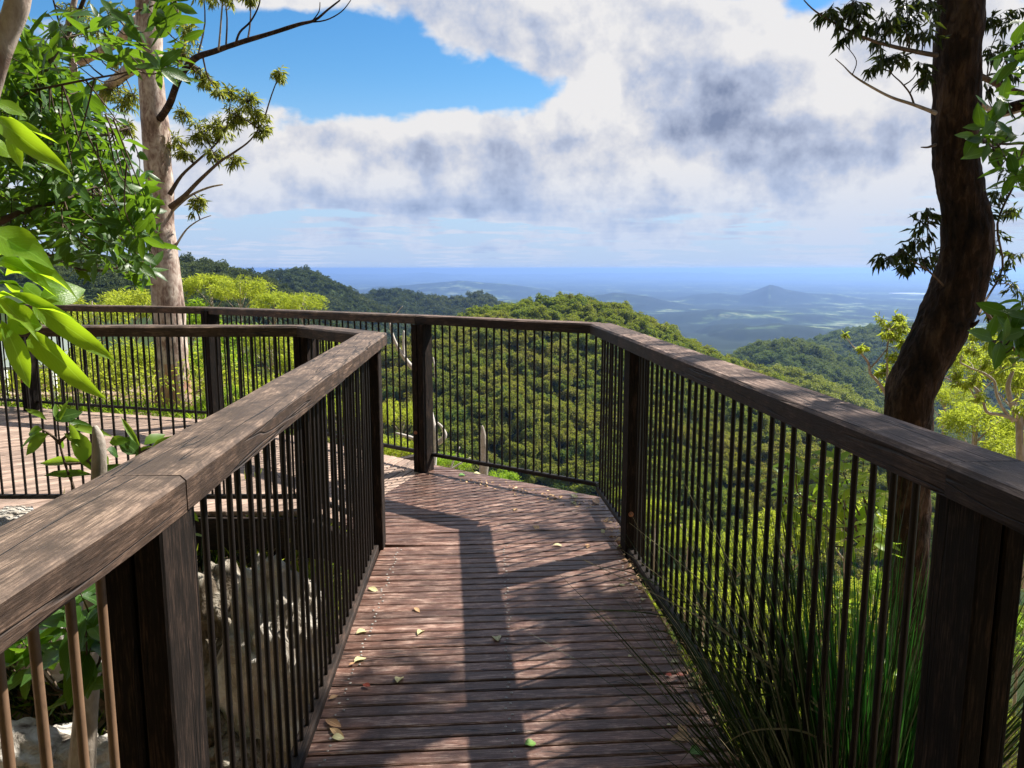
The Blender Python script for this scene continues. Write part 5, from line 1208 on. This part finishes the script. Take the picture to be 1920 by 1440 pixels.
def tussock(name, label, base, n, ln, spread, mat, dry=0, droop=.7, up=1.0, w=.0026, group='tussocks along the right fence'):
    t = empty(name, base, label, 'grass tussock', group); a = MB(); b = MB()
    for k in range(n):
        th = random.random() * 6.28; q = Vector(base) + Vector((math.cos(th), math.sin(th), 0)) * random.uniform(0, .07)
        dd = Vector((math.cos(th) * spread * random.uniform(.1, 1), math.sin(th) * spread * random.uniform(.1, 1), up))
        arc(b if random.random() < dry else a, q, dd, ln * random.uniform(.5, 1.05), droop * random.uniform(.3, 1.3), w * 1.55 * random.uniform(.6, 1.3))
    mb_leaf('blades', a, mat, t)['kind'] = 'stuff'
    if b.v: mb_leaf('dry_blades', b, M['blade_dry'], t)['kind'] = 'stuff'
    return t
T1 = tussock('tussock', 'dense dark tussock with arching dry blades leaning over the walkway edge', (.97, 2.02, -.50), 950, 1.40, .52, M['blade'], .14, .75)
tussock('tussock', 'upright bright green fan of tussock blades just left of the dark trunk', (1.06, 2.0, -.60), 520, 1.35, .24, leafmat('green_blade', (.03, .12, .02), (.07, .24, .04), .4, (.1, .4, .04), .4, .4), .02, .35)
tussock('tussock', 'lower dark tussock behind the green fan near the right post', (1.12, 2.10, -.70), 420, 1.05, .3, M['blade'], .10, 1.0)
tussock('tussock', 'thin dark tussock furthest along the right fence', (.98, 2.55, -.70), 240, 1.30, .5, M['blade'], .25, .8)
# long blades that reach over the boards: parts of the first tussock
for (pp, mt) in [([(1500, 1300, 2.1), (1330, 1190, 2.25), (1220, 1150, 2.35), (1060, 1142, 2.45)], 'blade'), ([(1480, 1330, 2.1), (1330, 1220, 2.2), (1200, 1170, 2.3)], 'blade'), ([(1560, 1350, 2.0), (1400, 1170, 2.2), (1280, 1060, 2.45), (1180, 980, 2.8)], 'blade_dry'),
                 ([(1540, 1330, 2.0), (1380, 1200, 2.2), (1250, 1090, 2.5), (1165, 1030, 2.8)], 'blade_dry'), ([(1520, 1300, 2.1), (1350, 1180, 2.2), (1220, 1110, 2.5), (1075, 1040, 2.9)], 'blade_dry'), ([(1500, 1290, 2.1), (1330, 1160, 2.3), (1200, 1080, 2.6), (1110, 1060, 2.8)], 'blade'),
                 ([(1480, 1300, 2.05), (1420, 1302, 2.0), (1320, 1292, 2.05), (1250, 1287, 2.1)], 'blade'), ([(1500, 1360, 1.95), (1400, 1345, 1.9), (1330, 1370, 1.85), (1275, 1430, 1.82)], 'blade'), ([(1560, 1400, 1.95), (1500, 1370, 1.9), (1410, 1370, 1.85), (1350, 1400, 1.84)], 'blade_dry'),
                 ([(1480, 1500, 1.7), (1440, 1440, 1.75), (1425, 1330, 1.85), (1420, 1288, 1.9)], 'blade_dry'), ([(1600, 1380, 2.0), (1440, 1280, 2.1), (1320, 1235, 2.2), (1180, 1212, 2.3)], 'blade_dry'), ([(1540, 1300, 2.1), (1400, 1100, 2.4), (1300, 940, 2.7), (1262, 850, 2.9)], 'blade_dry')]:
    path = smooth_path([P(a, b, c) for a, b, c in pp], None, 5); mb = MB(); nn_ = len(path)
    for i, p in enumerate(path):
        w = .0032 * (1 - (i / (nn_ - 1)) ** 1.5) + .0004; mb.v += [p + Vector((0, 0, w)), p + Vector((0, -.001, -w))]
        if i: b_ = 2 * i; mb.f.append((b_ - 2, b_ - 1, b_ + 1, b_)); mb.m.append(0)
    mb_leaf('blade', mb, M[mt], T1)

# ---- leaves lying on the boards
LP = {k: leaf_protos('fallen_leaf', M[m], leaf_template(6, w, .3, .08, .1, .5), 2) for k, m, w in (('cream', 'litter_cream', .42), ('pink', 'litter', .30), ('red', 'litter_red', .5), ('green', 'litter_green', .6))}
FL = [((668, 1189), (691, 1176), 12, 'cream', 'cream pointed leaf lying beside the left kerb of the walkway'), ((783, 1191), (795, 1175), 10, 'cream', 'curved cream leaf standing on edge mid-left of the walkway'), ((934, 1203), (928, 1185), 15, 'cream', 'pale cream leaf near the middle screws of the walkway'),
      ((664, 1242), (686, 1228), 13, 'cream', 'cream leaf with a brown curl near the left kerb'), ((654, 1248), (666, 1242), 9, 'pink', 'small brown curl beside the cream leaf'), ((745, 1281), (752, 1262), 14, 'cream', 'pale drop-shaped leaf lying on the left boards'), ((984, 1397), (1006, 1391), 18, 'green', 'single round green leaf on the near boards'),
      ((610, 1350), (640, 1365), 14, 'pink', 'upper of two pink leaves at the near left'), ((618, 1366), (648, 1384), 12, 'pink', 'lower of two pink leaves at the near left'), ((622, 1384), (646, 1380), 18, 'cream', 'yellow cupped leaf below the pink pair'), ((680, 1284), (695, 1288), 9, 'red', 'tiny dark red leaf on the left boards'), ((616, 1312), (634, 1304), 9, 'pink', 'small pink leaf against the left kerb'),
      ((690, 1103), (710, 1107), 9, 'cream', 'yellowish leaf near the left kerb beyond the others'), ((776, 1140), (788, 1146), 7, 'pink', 'small pink sliver on the boards'), ((1036, 1023), (1058, 1020), 6, 'cream', 'white curved leaf in the shade past the middle'), ((1101, 1028), (1103, 1020), 9, 'pink', 'pink leaf standing near the right post'),
      ((964, 958), (968, 950), 7, 'pink', 'tiny pink leaf far along the walkway'), ((1002, 985), (1010, 992), 9, 'pink', 'pink leaf in the light patch'), ((860, 892), (876, 889), 9, 'green', 'pale green leaf below the far fence'), ((888, 888), (902, 886), 6, 'cream', 'cream leaf below the far fence rail'), ((1070, 928), (1085, 933), 7, 'cream', 'cream leaf at the fence corner'), ((1070, 940), (1082, 945), 6, 'cream', 'second cream leaf at the fence corner, nearer'),
      ((1112, 935), (1122, 946), 10, 'pink', 'brown curled leaf tucked into the fence corner'), ((1129, 993), (1132, 1000), 6, 'cream', 'small cream flake by the right post base'), ((1257, 1389), (1312, 1374), 20, 'pink', 'large pale pink leaf crossing another at the near right'), ((1273, 1359), (1287, 1377), 14, 'pink', 'narrow pink leaf pointing up from the crossed pair'), ((1293, 1384), (1328, 1404), 11, 'pink', 'thin pink leaf right of the crossed pair'),
      ((1294, 1415), (1322, 1402), 22, 'green', 'green leaf in the near right corner'), ((1291, 1317), (1310, 1341), 15, 'pink', 'pink leaf hanging at the right board ends'), ((1258, 1243), (1276, 1236), 9, 'cream', 'white flake by the right board ends'), ((1248, 1264), (1260, 1268), 14, 'red', 'red-brown leaf at the right board ends'), ((1266, 1266), (1288, 1266), 10, 'red', 'second red leaf at the right board ends'), ((1293, 1288), (1301, 1278), 12, 'cream', 'cream triangle leaf at the dark gap'),
      ((1178, 1232), (1184, 1228), 6, 'cream', 'tiny cream leaf right of centre'), ((1204, 1127), (1208, 1119), 8, 'cream', 'small cream leaf under the arching blades'), ((1160, 1098), (1172, 1095), 5, 'cream', 'small pale leaf further under the arching blades'), ((1250, 1360), (1258, 1357), 5, 'cream', 'small flake above the crossed leaves'), ((1336, 1348), (1346, 1345), 6, 'cream', 'small flake right of the crossed leaves'), ((1355, 1412), (1390, 1428), 9, 'pink', 'slim pink leaf in the bottom right shade')]
for (b, t, w, k, lab) in FL:
    B0 = G(b[0], b[1], .004); T0 = G(t[0], t[1], .006); ln = (T0 - B0).length
    tw = {'cream': .42, 'pink': .30, 'red': .5, 'green': .6}[k]
    wid = min(.05, w / F * B0.y * 1.3) / (ln * tw)
    o = leaf_part(LP[k], B0, T0, None, min(wid, 1.6), (0, -.2, 1), .12, name='fallen_leaf'); o.location.z = .006
    tag(o, lab, 'leaf', 'fallen leaves on the walkway')
# crumbs in the gap by the right kerb and along the far edge
n = 420; t = rng.random(n); x = np.where(t < .7, .70 + .02 * rng.normal(0, 1, n), .2 + rng.normal(0, .4, n)); y = np.where(t < .7, rng.uniform(1.6, 4.5, n), 0)
x = np.where(t < .7, .84 - .058 * y + .02 * rng.normal(0, 1, n), x); y = np.where(t < .7, y, 5.10 - .66 * x + .05 * rng.normal(0, 1, n))
ok = (np.abs(x) < 1.0); x = x[ok]; y = y[ok]
o = leaves_obj('leaf_crumbs', [scatter(slim(.5, .4, .2), np.stack([x, y, np.full(len(x), .006)], -1), rng.normal(0, 1, (len(x), 3)) * [1, 1, .15], rng.uniform(.012, .035, len(x)), roll=.3)], M['litter']); tag(o, kind='stuff')
